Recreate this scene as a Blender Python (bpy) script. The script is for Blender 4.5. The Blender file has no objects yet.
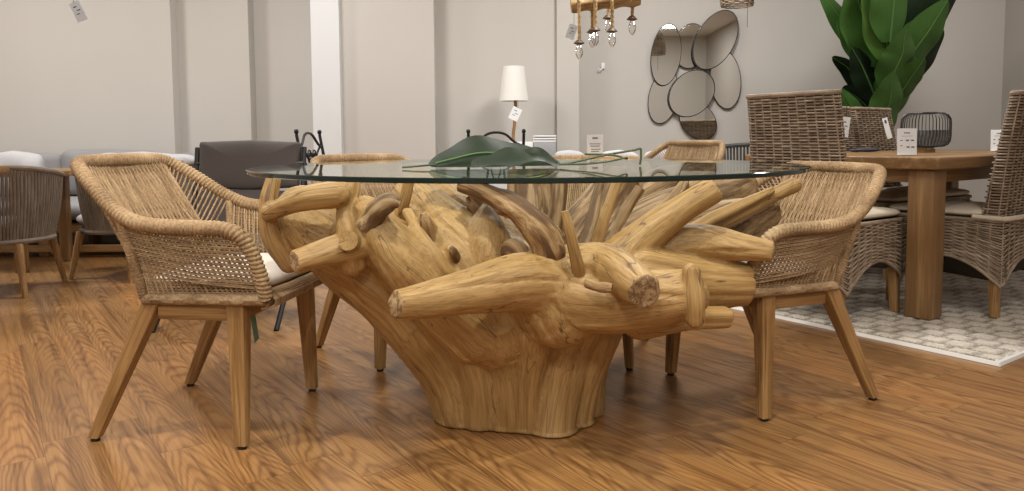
import bpy, bmesh, math, random
import numpy as np
from mathutils import Vector, Matrix
random.seed(7); RNG = np.random.default_rng(7)
S = bpy.context.scene; COL = S.collection
PI = math.pi
# ------------------------------------------------------------------ camera
F, CY, PIT, ROLL, H = 750., 193., math.atan(53/750.), 0.006, .83
cam = bpy.data.objects.new('camera', bpy.data.cameras.new('camera')); COL.objects.link(cam)
R3 = Matrix.Rotation(PI/2-PIT, 3, 'X') @ Matrix.Rotation(-ROLL, 3, 'Z')
cam.matrix_world = Matrix.Translation((0, 0, H)) @ R3.to_4x4()
cam.data.sensor_width = 36; cam.data.sensor_fit = 'HORIZONTAL'; cam.data.lens = F/1024*36
cam.data.shift_y = -(245.5-CY)/1024; cam.data.clip_start = .05
S.camera = cam
def ray(x, y): return R3 @ Vector(((x-512)/F, -(y-CY)/F, -1))
def at(x, y, Y):                       # the point at depth Y (metres) seen at photo position x, y
    d = ray(x, y); return Vector((0, 0, H)) + d*(Y/d.y)
def gd(x, y, z=0.):                    # the point at height z seen at photo position x, y
    d = ray(x, y); return Vector((0, 0, H)) + d*((z-H)/d.z)
# ------------------------------------------------------------------ noise
_T = RNG.random(4096)
def vnoise(p):
    p = np.asarray(p, dtype=np.float64); i = np.floor(p).astype(np.int64); f = p-i; f = f*f*(3-2*f)
    def h(a, b, c): return _T[((i[..., 0]+a)*73856093 ^ (i[..., 1]+b)*19349663 ^ (i[..., 2]+c)*83492791) & 4095]
    x, y, z = f[..., 0], f[..., 1], f[..., 2]
    return (((h(0,0,0)*(1-x)+h(1,0,0)*x)*(1-y)+(h(0,1,0)*(1-x)+h(1,1,0)*x)*y)*(1-z)
            + ((h(0,0,1)*(1-x)+h(1,0,1)*x)*(1-y)+(h(0,1,1)*(1-x)+h(1,1,1)*x)*y)*z)*2-1
# ------------------------------------------------------------------ mesh building
def spline(pts, n=8):                  # Catmull-Rom through points of any width
    P = [np.array(p, float) for p in pts]
    if len(P) < 3: return [P[0]+(P[-1]-P[0])*t for t in np.linspace(0, 1, n+1)]
    Q = [2*P[0]-P[1]]+P+[2*P[-1]-P[-2]]; out = []
    for k in range(1, len(Q)-2):
        a, b, c, d = Q[k-1:k+3]
        for t in np.arange(n)/n:
            out.append(.5*(2*b+(c-a)*t+(2*a-5*b+4*c-d)*t*t+(3*b-a-3*c+d)*t**3))
    return out+[P[-1]]
class MB:
    def __init__(s): s.V = []; s.Fc = []; s.G = []; s.M = []; s.n = 0
    def add(s, v, f, g=None, mi=0):
        v = np.asarray(v, float); s.V.append(v); s.G.append(v if g is None else np.asarray(g, float))
        s.Fc += [tuple(int(i)+s.n for i in q) for q in f]; s.M += [mi]*len(f); s.n += len(v); return s
    def loft(s, rings, closed=False, caps=True, g=None, mi=0):
        m = len(rings[0]); k = len(rings); f = []
        for i in range(k if closed else k-1):
            a, b = i*m, ((i+1) % k)*m
            for j in range(m): f.append((a+j, a+(j+1) % m, b+(j+1) % m, b+j))
        if caps and not closed: f += [tuple(range(m-1, -1, -1)), tuple((k-1)*m+j for j in range(m))]
        return s.add(np.concatenate([np.asarray(r, float) for r in rings]), f, g, mi)
    def tube(s, pts, r, sides=6, closed=False, caps=True, mi=0, rfun=None):
        P = np.array([np.array(p, float)[:3] for p in pts]); n = len(P)
        r = np.full(n, r) if np.isscalar(r) else np.array(r, float)
        T = np.roll(P, -1, 0)-np.roll(P, 1, 0) if closed else np.gradient(P, axis=0)
        T /= np.linalg.norm(T, axis=1)[:, None]+1e-12
        u = np.cross(T[0], [0, 0, 1.]) if abs(T[0][2]) < .9 else np.cross(T[0], [1., 0, 0]); u /= np.linalg.norm(u)
        L = np.concatenate([[0], np.cumsum(np.linalg.norm(np.diff(P, axis=0), axis=1))]); o = RNG.random(3)*9
        th = np.arange(sides)/sides*2*PI; rings = []; G = []
        for i in range(n):
            u = u-T[i]*u.dot(T[i]); u /= np.linalg.norm(u); w = np.cross(T[i], u)
            rr = np.full(sides, r[i]) if rfun is None else r[i]*rfun(L[i], th)
            rings.append(P[i]+(np.cos(th)*rr)[:, None]*u+(np.sin(th)*rr)[:, None]*w)
            G.append(np.stack([np.cos(th)*rr+o[0], np.sin(th)*rr+o[1], np.full(sides, L[i]+o[2])], 1))
        return s.loft(rings, closed, caps, np.concatenate(G), mi)
    def box(s, c, size, b=.004, seg=2, ax=2, M=None, mi=0):
        bm = bmesh.new(); bmesh.ops.create_cube(bm, size=1)
        for v in bm.verts: v.co = Vector((v.co.x*size[0], v.co.y*size[1], v.co.z*size[2]))
        if b: bmesh.ops.bevel(bm, geom=bm.edges[:], offset=min(b, min(size)*.45), segments=seg, profile=.5, affect='EDGES')
        v = np.array([x.co[:] for x in bm.verts]); f = [[x.index for x in q.verts] for q in bm.faces]; bm.free()
        g = v[:, {0: [1, 2, 0], 1: [0, 2, 1], 2: [0, 1, 2]}[ax]]+RNG.random(3)*9
        if M is not None: v = v @ np.array(M.to_3x3()).T
        return s.add(v+np.array(c, float), f, g, mi)
    def lathe(s, prof, n=32, c=(0, 0, 0), mi=0, caps=True):
        th = np.arange(n)/n*2*PI
        return s.loft([np.stack([c[0]+r*np.cos(th), c[1]+r*np.sin(th), np.full(n, c[2]+z)], 1) for r, z in prof], caps=caps, mi=mi)
    def pillow(s, c, size, e=.35, M=None, n=24, wob=0., mi=0):
        """a stuffed cushion: super-ellipsoid with soft corners"""
        rings = []; pw = lambda x, k: np.sign(x)*np.abs(x)**k
        th = np.arange(2*n)/(2*n)*2*PI
        for ph in np.linspace(-PI/2+.02, PI/2-.02, n):
            x = pw(np.cos(ph), .8)*pw(np.cos(th), e); y = pw(np.cos(ph), .8)*pw(np.sin(th), e); z = np.full(2*n, pw(np.sin(ph), .8))
            rings.append(np.stack([x*size[0]/2, y*size[1]/2, z*size[2]/2], 1))
        v = np.concatenate(rings)
        if wob: v = v+wob*np.stack([vnoise(v*7+k*5) for k in range(3)], 1)
        m = 2*n; f = [(i*m+j, i*m+(j+1) % m, (i+1)*m+(j+1) % m, (i+1)*m+j) for i in range(n-1) for j in range(m)]
        f += [tuple(range(m-1, -1, -1)), tuple((n-1)*m+j for j in range(m))]
        if M is not None: v = v @ np.array(M.to_3x3()).T
        return s.add(v+np.array(c, float), f, None, mi)
    def build(s, name, mats, parent=None, loc=(0, 0, 0), rz=0., sharp=40):
        me = bpy.data.meshes.new(name); V = np.concatenate(s.V); me.from_pydata(V.tolist(), [], s.Fc)
        me.attributes.new('gr', 'FLOAT_VECTOR', 'POINT').data.foreach_set('vector', np.concatenate(s.G).astype(np.float32).ravel())
        for m in (mats if isinstance(mats, (list, tuple)) else [mats]): me.materials.append(m)
        me.polygons.foreach_set('material_index', s.M); me.polygons.foreach_set('use_smooth', [True]*len(s.Fc))
        me.update(); me.set_sharp_from_angle(angle=math.radians(sharp))
        o = bpy.data.objects.new(name, me); COL.objects.link(o); o.parent = parent; o.location = loc; o.rotation_euler = (0, 0, rz); return o
def rsq(cx, cy, z, w, d, r, n=3):      # rounded rectangle ring at height z
    out = []
    for sx, sy, a0 in ((1, 1, 0), (-1, 1, PI/2), (-1, -1, PI), (1, -1, 1.5*PI)):
        for k in range(n):
            a = a0+PI/2*k/(n-1); out.append((cx+sx*(w/2-r)+r*math.cos(a), cy+sy*(d/2-r)+r*math.sin(a), z))
    return out
def tag(o, label, cat, group=None, kind=None):
    o['label'] = label; o['category'] = cat
    if group: o['group'] = group
    if kind: o['kind'] = kind
    return o
def thing(name, label, cat, loc=(0, 0, 0), rz=0., group=None):
    o = bpy.data.objects.new(name, None); COL.objects.link(o); o.location = loc; o.rotation_euler = (0, 0, rz); o.empty_display_size = .1
    return tag(o, label, cat, group)
def dup(root, loc, rz, label):
    r = root.copy(); COL.objects.link(r); r.location = loc; r.rotation_euler = (0, 0, rz); r['label'] = label
    for ch in list(root.children):
        c = ch.copy(); COL.objects.link(c); c.parent = r
        for g in list(ch.children):
            d = g.copy(); COL.objects.link(d); d.parent = c
    return r
# ------------------------------------------------------------------ materials
def newmat(name):
    m = bpy.data.materials.new(name); m.use_nodes = True; nt = m.node_tree; nt.nodes.clear()
    out = nt.nodes.new('ShaderNodeOutputMaterial'); b = nt.nodes.new('ShaderNodeBsdfPrincipled'); nt.links.new(b.outputs[0], out.inputs[0])
    return m, nt, b, out
def nd(nt, t, ins=None, **kw):
    n = nt.nodes.new('ShaderNode'+t)
    for k, v in kw.items(): setattr(n, k, v)
    for k, v in (ins or {}).items():
        if isinstance(v, bpy.types.NodeSocket): nt.links.new(v, n.inputs[k])
        else: n.inputs[k].default_value = v
    return n
def mth(nt, op, a, b=0., c=0.): return nd(nt, 'Math', {0: a, 1: b, 2: c}, operation=op).outputs[0]
def ramp(nt, fac, stops):
    n = nd(nt, 'ValToRGB', {0: fac}); e = n.color_ramp.elements
    while len(e) < len(stops): e.new(.5)
    for el, (p, c) in zip(e, stops): el.position = p; el.color = (*c, 1)
    return n.outputs[0]
def mix(nt, fac, a, b, mode='MIX'):
    n = nd(nt, 'Mix', data_type='RGBA', blend_type=mode)
    for k, v in ((0, fac), (6, a), (7, b)):
        if isinstance(v, bpy.types.NodeSocket): nt.links.new(v, n.inputs[k])
        else: n.inputs[k].default_value = v if k == 0 else (*v, 1)
    return n.outputs[2]
def scaled(nt, vec, sc, loc=(0, 0, 0), rot=(0, 0, 0)):
    return nd(nt, 'Mapping', {0: vec, 1: loc, 2: rot, 3: sc}).outputs[0]
def noise(nt, vec, scale=1., detail=3., rough=.55, dist=0.):
    return nd(nt, 'TexNoise', {'Vector': vec, 'Scale': scale, 'Detail': detail, 'Roughness': rough, 'Distortion': dist}).outputs[0]
def bump(nt, b, h, strength=.3, dist=.002):
    nt.links.new(nd(nt, 'Bump', {'Height': h, 'Strength': strength, 'Distance': dist}).outputs[0], b.inputs['Normal'])
def plain(name, c, rough=.5, var=.08, scale=30., metal=0., bmp=0., coord='Object', spec=.5):
    m, nt, b, _ = newmat(name); v = nd(nt, 'TexCoord').outputs[coord]; n = noise(nt, v, scale, 4)
    nt.links.new(mix(nt, n, [x*(1-var) for x in c], [min(1, x*(1+var)) for x in c]), b.inputs['Base Color'])
    b.inputs['Roughness'].default_value = rough; b.inputs['Metallic'].default_value = metal; b.inputs['Specular IOR Level'].default_value = spec
    if bmp: bump(nt, b, n, bmp)
    return m
def wood(name, dark, mid, light, sc=(38, 38, 2.2), rough=.5, ring=5., crack=0., fibre=(260, 260, 7), spec=.4, lines=0.):
    m, nt, b, _ = newmat(name); g = nd(nt, 'Attribute', attribute_name='gr').outputs['Vector']
    n = noise(nt, scaled(nt, g, sc), 1, 4, .6, .3)
    w = mth(nt, 'MULTIPLY_ADD', mth(nt, 'SINE', mth(nt, 'MULTIPLY', n, ring*6.28)), .22, n)
    c = ramp(nt, w, [(.22, dark), (.5, mid), (.8, light)])
    big = noise(nt, scaled(nt, g, (9, 9, 3)), 1, 2); c = mix(nt, 1., c, ramp(nt, big, [(.3, (.80, .76, .70)), (.65, (1, 1, 1))]), 'MULTIPLY')
    f = noise(nt, scaled(nt, g, fibre), 1, 2)
    c = mix(nt, .35, c, ramp(nt, f, [(.3, (.45, .42, .38)), (.62, (1, 1, 1))]), 'MULTIPLY')
    hgt = f
    if lines:
        ln = noise(nt, scaled(nt, g, (95, 95, 2.6)), 1, 2, .5, .4)
        lm = mth(nt, 'MINIMUM', 1., mth(nt, 'MULTIPLY', mth(nt, 'ABSOLUTE', mth(nt, 'SUBTRACT', ln, .47)), 16.))
        c = mix(nt, mth(nt, 'MULTIPLY', mth(nt, 'SUBTRACT', 1., lm), lines), c, (.15, .075, .028)); hgt = mth(nt, 'MULTIPLY_ADD', lm, .6, f)
    if crack:
        k = noise(nt, scaled(nt, g, (9, 9, .6)), 1, 3, .6, .2)
        l = mth(nt, 'SMOOTH_MIN', 1., mth(nt, 'MULTIPLY', mth(nt, 'ABSOLUTE', mth(nt, 'SUBTRACT', k, .5)), 1/crack), .1)
        c = mix(nt, l, (.12, .06, .025), c)
        hgt = mth(nt, 'ADD', hgt, l)
    nt.links.new(c, b.inputs['Base Color']); b.inputs['Roughness'].default_value = rough; b.inputs['Specular IOR Level'].default_value = spec
    bump(nt, b, hgt, .25, .0015)
    return m
def fibre(name, c1, c2, c3, rough=.7, sc=(160, 160, 30)):
    """rope, rattan: colour changes from strand to strand and along each strand"""
    m, nt, b, _ = newmat(name); g = nd(nt, 'Attribute', attribute_name='gr').outputs['Vector']
    n = noise(nt, scaled(nt, g, sc), 1, 3); n2 = noise(nt, scaled(nt, g, (5, 5, 9)), 1, 2)
    w = mth(nt, 'MULTIPLY_ADD', n2, .6, mth(nt, 'MULTIPLY', n, .4))
    nt.links.new(ramp(nt, w, [(.3, c1), (.5, c2), (.7, c3)]), b.inputs['Base Color'])
    b.inputs['Roughness'].default_value = rough; b.inputs['Specular IOR Level'].default_value = .3; bump(nt, b, n, .4, .001)
    return m
M = {}
M['root'] = wood('pale root wood', (.33, .185, .062), (.525, .335, .135), (.68, .48, .225), (34, 34, 1.6), .52, 1.2, .0045, lines=.42)
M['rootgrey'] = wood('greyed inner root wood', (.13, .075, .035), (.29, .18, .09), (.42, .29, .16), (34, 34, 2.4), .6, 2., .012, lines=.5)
M['bark'] = wood('weathered root wood', (.12, .06, .025), (.33, .19, .085), (.46, .30, .15), (40, 40, 3), .65, 2., .02, lines=.6)
M['palewood'] = wood('pale golden log', (.34, .20, .08), (.50, .33, .15), (.62, .44, .22), (30, 30, 3), .6, 2.)
M['jute'] = fibre('pale jute rope', (.30, .19, .08), (.52, .36, .17), (.66, .49, .27), .8)
M['endgrain'] = wood('cut root end', (.17, .10, .05), (.36, .23, .11), (.48, .33, .18), (30, 30, 30), .7, 6.)
M['leg'] = wood('golden teak leg', (.21, .11, .038), (.36, .205, .078), (.45, .275, .118), (45, 45, 2.2), .45, 3.)
M['teak'] = wood('reclaimed teak', (.23, .125, .05), (.35, .21, .09), (.43, .275, .13), (24, 24, 1.3), .45, 1.5)
M['darkwood'] = wood('dark wood', (.06, .03, .012), (.12, .06, .025), (.18, .10, .045), (40, 40, 2.5), .5)
M['rope'] = fibre('natural woven rope', (.15, .09, .047), (.335, .225, .12), (.54, .39, .235), .7, (150, 150, 110))
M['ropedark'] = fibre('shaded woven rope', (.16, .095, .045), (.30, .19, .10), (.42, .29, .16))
M['rattan'] = fibre('grey brown rattan', (.13, .095, .066), (.30, .228, .16), (.48, .385, .29), .65, (120, 120, 20))
M['rattanback'] = plain('rattan backing', (.06, .042, .03), .9)
M['greyrope'] = fibre('taupe grey rope', (.11, .09, .07), (.19, .155, .12), (.26, .22, .175), .8)
M['charcoalrope'] = fibre('charcoal rope', (.05, .05, .05), (.09, .092, .09), (.13, .13, .13), .8)
M['black'] = plain('black metal', (.012, .012, .013), .4, .3)
M['glide'] = plain('black plastic glide', (.01, .01, .01), .5)
M['cushion'] = plain('off white seat cloth', (.60, .54, .48), .95, .06, 300, bmp=.15)
M['linen'] = plain('cream linen', (.66, .58, .46), .95, .06, 260, bmp=.15)
M['lightgrey'] = plain('pale grey cloth', (.52, .52, .53), .95, .07, 120, bmp=.2)
M['midgrey'] = plain('mid grey cloth', (.30, .295, .30), .95, .07, 200, bmp=.2)
M['taupe'] = plain('dark taupe cloth', (.085, .072, .068), .85, .10, 200, bmp=.2)
M['shade'] = plain('white lamp shade', (.86, .85, .80), .9, .02, 200)
M['white'] = plain('white card', (.86, .88, .89), .6, .02, 60)
M['bluewhite'] = plain('pale blue paper', (.78, .87, .95), .6, .04, 200)
M['ink'] = plain('grey print', (.10, .11, .12), .7, .1)
M['teal'] = plain('teal tag', (.17, .34, .28), .6, .1)
M['greybox'] = plain('grey cardboard', (.36, .37, .39), .7, .05)
M['purple'] = plain('dark purple', (.02, .014, .03), .5, .2)
def leafmat(name, c1, c2):
    m, nt, b, _ = newmat(name); g = nd(nt, 'Attribute', attribute_name='gr').outputs['Vector']
    n = noise(nt, scaled(nt, g, (3, 90, 1)), 1, 3); n2 = noise(nt, scaled(nt, g, (4, 4, 4)), 1, 2)
    c = mix(nt, n, c1, c2); c = mix(nt, mth(nt, 'MULTIPLY', n2, .35), c, [x*.45 for x in c1])
    nt.links.new(c, b.inputs['Base Color']); b.inputs['Roughness'].default_value = .5; b.inputs['Specular IOR Level'].default_value = .3; bump(nt, b, n, .25, .002); return m
M['leaf'] = leafmat('green leaf', (.032, .095, .016), (.075, .18, .034))
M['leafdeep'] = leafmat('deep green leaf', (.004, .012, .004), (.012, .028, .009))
M['leaflight'] = leafmat('light green leaf', (.05, .12, .018), (.09, .19, .035))
M['midrib'] = plain('pale midrib', (.08, .17, .04), .5)
M['stem'] = plain('dark green stem', (.045, .07, .03), .5)
def wallmat(name, c):
    m, nt, b, _ = newmat(name); v = nd(nt, 'TexCoord').outputs['Object']
    n = noise(nt, v, 1.2, 3); n2 = noise(nt, v, 90, 3)
    nt.links.new(mix(nt, n, [x*.97 for x in c], [x*1.03 for x in c]), b.inputs['Base Color'])
    b.inputs['Roughness'].default_value = .85; b.inputs['Specular IOR Level'].default_value = .25; bump(nt, b, n2, .05, .001); return m
M['wall'] = wallmat('greige wall paint', (.56, .535, .495))
M['wallpale'] = wallmat('pale column paint', (.70, .71, .71))
M['walltaupe'] = wallmat('darker grey wall', (.40, .375, .345))  # darker tone than the other walls, for pilaster side and right wall
M['ceil'] = wallmat('ceiling paint', (.75, .74, .72))
def floormat():
    m, nt, b, _ = newmat('laminate plank floor'); v = nd(nt, 'TexCoord').outputs['Object']
    r = scaled(nt, v, (1, 1, 1), rot=(0, 0, -math.radians(FLOOR_A))); s = nd(nt, 'SeparateXYZ', {0: r}); u, w = s.outputs[0], s.outputs[1]
    W, Ln = .125, 1.25
    row = mth(nt, 'FLOOR', mth(nt, 'DIVIDE', w, W))
    h = nd(nt, 'TexWhiteNoise', {1: row}, noise_dimensions='1D').outputs[0]
    uu = mth(nt, 'MULTIPLY_ADD', h, 1.25, u); col = mth(nt, 'FLOOR', mth(nt, 'DIVIDE', uu, Ln))
    cid = nd(nt, 'CombineXYZ', {0: row, 1: col}).outputs[0]
    wn = nd(nt, 'TexWhiteNoise', {0: cid}, noise_dimensions='2D').outputs[0]
    wn2 = nd(nt, 'TexWhiteNoise', {0: nd(nt, 'CombineXYZ', {0: col, 1: row, 2: 3.7}).outputs[0]}, noise_dimensions='3D').outputs[0]
    p = nd(nt, 'CombineXYZ', {0: mth(nt, 'MULTIPLY', uu, 1.7), 1: mth(nt, 'MULTIPLY', w, 9.), 2: mth(nt, 'MULTIPLY', wn, 60)}).outputs[0]
    n = noise(nt, p, 1., 2.2, .5, .3)
    vl = mth(nt, 'ADD', mth(nt, 'SUBTRACT', mth(nt, 'FRACT', mth(nt, 'DIVIDE', w, W)), .5), mth(nt, 'MULTIPLY_ADD', wn2, .9, -.45))
    arch = mth(nt, 'MULTIPLY', mth(nt, 'MULTIPLY', vl, vl), 1.5)
    f_ = mth(nt, 'ADD', mth(nt, 'ADD', uu, arch), mth(nt, 'MULTIPLY', n, .85))
    ring = mth(nt, 'SINE', mth(nt, 'MULTIPLY', f_, 6.283*8.5))
    line = mth(nt, 'POWER', mth(nt, 'MULTIPLY_ADD', ring, .5, .5), 2.2)
    line = mth(nt, 'MULTIPLY', line, mth(nt, 'MULTIPLY_ADD', noise(nt, p, .6, 1), 1.2, .02))
    fb = noise(nt, nd(nt, 'CombineXYZ', {0: mth(nt, 'MULTIPLY', uu, 7), 1: mth(nt, 'MULTIPLY', w, 170), 2: wn}).outputs[0], 1., 3, .6)
    c = ramp(nt, mth(nt, 'MULTIPLY_ADD', line, .5, mth(nt, 'MULTIPLY', fb, .5)), [(.15, (.39, .215, .080)), (.45, (.285, .145, .052)), (.85, (.125, .058, .024))])
    st = noise(nt, nd(nt, 'CombineXYZ', {0: mth(nt, 'MULTIPLY', uu, 1.3), 1: mth(nt, 'MULTIPLY', w, 42), 2: mth(nt, 'MULTIPLY', wn, 31)}).outputs[0], 1., 3, .6)
    c = mix(nt, 1., c, ramp(nt, st, [(.34, (.56, .50, .46)), (.52, (.95, .93, .90)), (.68, (1, 1, 1))]), 'MULTIPLY')
    c = mix(nt, 1., c, ramp(nt, wn, [(0, (.80, .78, .76)), (.5, (1, 1, 1)), (1, (1.0, .92, .84))]), 'MULTIPLY')
    e1 = mth(nt, 'ABSOLUTE', mth(nt, 'SUBTRACT', mth(nt, 'FRACT', mth(nt, 'DIVIDE', w, W)), .5))
    e2 = mth(nt, 'ABSOLUTE', mth(nt, 'SUBTRACT', mth(nt, 'FRACT', mth(nt, 'DIVIDE', uu, Ln)), .5))
    gap = mth(nt, 'MAXIMUM', mth(nt, 'GREATER_THAN', e1, .494), mth(nt, 'GREATER_THAN', e2, .4992))
    c = mix(nt, mth(nt, 'MULTIPLY', gap, .65), c, (.07, .032, .012))
    nt.links.new(c, b.inputs['Base Color'])
    nt.links.new(mth(nt, 'MULTIPLY_ADD', fb, .14, .24), b.inputs['Roughness'])
    bump(nt, b, mth(nt, 'SUBTRACT', mth(nt, 'MULTIPLY', fb, .25), gap), .12, .001); return m
FLOOR_A = 125.8
M['floor'] = floormat()
def glass():
    m, nt, b, out = newmat('clear table glass'); nt.nodes.remove(b)
    bf = nd(nt, 'NewGeometry').outputs['Backfacing']
    fr = nd(nt, 'Fresnel', {'IOR': mth(nt, 'MULTIPLY_ADD', bf, 1/1.5-1.5, 1.5)}).outputs[0]
    t = nd(nt, 'BsdfTransparent', {0: (.90, .95, .93, 1)}); g = nd(nt, 'BsdfGlossy', {'Color': (.93, .97, .95, 1), 'Roughness': .012})
    nt.links.new(nd(nt, 'MixShader', {0: fr, 1: t.outputs[0], 2: g.outputs[0]}).outputs[0], out.inputs[0]); return m
def clear(name, col):
    m, nt, b, out = newmat(name); nt.nodes.remove(b)
    nt.links.new(nd(nt, 'BsdfTransparent', {0: (*col, 1)}).outputs[0], out.inputs[0]); return m
M['glass'] = glass(); M['glassunder'] = clear('glass underside', (.97, .99, .98))
M['glassedge'] = plain('dark green glass edge', (.006, .016, .013), .08, .2)
M['mirror'] = plain('mirror silver', (.86, .87, .83), .02, .0, metal=1.)
def bulbglass():
    m, nt, b, out = newmat('clear bulb glass'); nt.nodes.remove(b)
    fr = nd(nt, 'LayerWeight', {0: .35}).outputs['Fresnel']
    t = nd(nt, 'BsdfTransparent', {0: (.93, .93, .92, 1)}); g = nd(nt, 'BsdfGlossy', {'Color': (1, 1, 1, 1), 'Roughness': .05})
    nt.links.new(nd(nt, 'MixShader', {0: fr, 1: t.outputs[0], 2: g.outputs[0]}).outputs[0], out.inputs[0]); return m
M['bulb'] = bulbglass()
# ------------------------------------------------------------------ the room
CEIL = 3.0
def shell(name, c, size, mat, b=0.):
    o = MB().box(c, size, b).build(name, mat); o['kind'] = 'structure'; return o
XL, XR, YB, YF = -5.6, 4.3, 7.4, -3.2
shell('floor', ((XL+XR)/2, (YB+YF)/2, -.05), (XR-XL+.4, YB-YF+.4, .1), M['floor'])
shell('ceiling', ((XL+XR)/2, (YB+YF)/2, CEIL+.05), (XR-XL+.4, YB-YF+.4, .1), M['ceil'])
def face(name, x0, x1, Y, mat, deep=7.5, pl=0., pr=0.):       # an upright wall block whose front face spans photo columns x0..x1 at depth Y
    a, b = at(x0, 120, Y).x-pl, at(x1, 120, Y).x+pr      # pl, pr: run on behind the neighbouring block
    return shell(name, ((a+b)/2, (Y+deep)/2, CEIL/2), (b-a, deep-Y, CEIL), mat)
face('wall_left_bay', -190, 174, 6.20, M['wall'])
face('wall_left_panel', 174, 251, 6.32, M['wall'], pl=.08)
face('wall_left_recess', 251, 313, 6.46, M['wall'], pl=.08, pr=.08)
face('wall_column', 313, 341, 6.0, M['wallpale'])
face('wall_center_recess', 341, 435, 6.08, M['wall'], pl=.08)
face('wall_center', 435, 557, 6.25, M['wall'], pl=.08, pr=.08)
face('wall_corner_pier', 557, 579, 6.2, M['wall'])
face('wall_back_mirror', 579, 850, 6.45, M['wall'], pl=.08)
a = at(850, 120, 6.45).x; b_ = a
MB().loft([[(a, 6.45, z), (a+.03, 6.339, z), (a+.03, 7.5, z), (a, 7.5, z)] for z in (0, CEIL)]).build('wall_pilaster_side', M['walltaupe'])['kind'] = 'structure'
face('wall_back_right', 863, 1001, 6.34, M['wall'])
xw = at(1001, 120, 6.34).x
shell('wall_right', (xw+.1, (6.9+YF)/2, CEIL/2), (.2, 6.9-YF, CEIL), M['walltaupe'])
shell('wall_left', (XL-.05, (YB+YF)/2, CEIL/2), (.1, YB-YF, CEIL), M['wall'])
shell('wall_front', ((XL+XR)/2, YF-.05, CEIL/2), (XR-XL+.4, .1, CEIL), M['wall'])
# ------------------------------------------------------------------ showroom lamps (ceiling panels and spots) and added fill lights
def area(name, loc, size, watt, col=(1, .975, .95), tgt=None, sy=None):
    l = bpy.data.lights.new(name, 'AREA'); l.energy = watt; l.color = col; l.shape = 'RECTANGLE'; l.size = size; l.size_y = sy or size
    o = bpy.data.objects.new(name, l); COL.objects.link(o); o.location = loc
    if tgt: o.rotation_euler = (Vector(tgt)-Vector(loc)).to_track_quat('-Z', 'Y').to_euler()
    return o
def spot(name, loc, tgt, watt, ang=60, r=.05, col=(1, .93, .83), blend=.6):
    l = bpy.data.lights.new(name, 'SPOT'); l.energy = watt; l.color = col; l.spot_size = math.radians(ang); l.spot_blend = blend; l.shadow_soft_size = r
    o = bpy.data.objects.new(name, l); COL.objects.link(o); o.location = loc
    o.rotation_euler = (Vector(tgt)-Vector(loc)).to_track_quat('-Z', 'Y').to_euler(); return o
for i, (x, y, w) in enumerate([(-3.9, 4.3, 62), (-1.5, 4.5, 48), (1.0, 4.5, 58), (3.1, 4.4, 27), (-3.6, 1.2, 30), (-1.0, .2, 17), (1.4, .0, 15), (-2.6, -1.9, 26), (.4, -1.9, 34), (3, -1.5, 30)]):  # panels behind the camera added to brighten mirrors, pair above it to fill the trunk
    area('ceiling_fill_panel', (x, y, CEIL-.03), .6, w)
spot('track_and_fill_spot', (-1.5, 1.2, 2.9), (-.9, 2.2, .4), 130, 75)
spot('track_and_fill_spot', (.1, 1.2, 2.9), (-.1, 2.25, .5), 165, 70)
spot('track_and_fill_spot', (1.5, 1.3, 2.9), (1.0, 2.4, .3), 75, 70)
spot('track_and_fill_spot', (-.4, -.9, 2.6), (0, 2.1, .2), 95, 55, .12)  # frontal fill light added to lift the dark trunk, no known fixture
w = bpy.data.worlds.new('world'); S.world = w; w.use_nodes = True
w.node_tree.nodes['Background'].inputs[0].default_value = (.5, .48, .45, 1); w.node_tree.nodes['Background'].inputs[1].default_value = .3
S.view_settings.view_transform = 'Standard'; S.view_settings.look = 'None'; S.view_settings.gamma = 1; S.view_settings.exposure = .10; S.view_settings.use_curve_mapping = False
S.cycles.max_bounces = 10; S.cycles.transparent_max_bounces = 16
# ------------------------------------------------------------------ the table with the root base
TC = Vector((.045, 2.32, 0)); TR = .82; TZ = .754
table = thing('dining_table', 'round glass table on a big pale teak root base, between the rope armchairs', 'table', TC)
gm = MB(); n = 128; th = np.arange(n)/n*2*PI
def disc(r, z): return np.stack([r*np.cos(th), r*np.sin(th), np.full(n, z)], 1)
gm.add(disc(TR-.003, TZ), [tuple(range(n))], mi=0); gm.add(disc(TR-.003, TZ-.012), [tuple(range(n-1, -1, -1))], mi=1)
gm.loft([disc(TR-.003, TZ-.012), disc(TR, TZ-.010), disc(TR, TZ-.002), disc(TR-.003, TZ)], caps=False, mi=2)
gt = gm.build('tabletop', [M['glass'], M['glassunder'], M['glassedge']], table); gt['label'] = 'clear round glass top with dark green edge'
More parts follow.
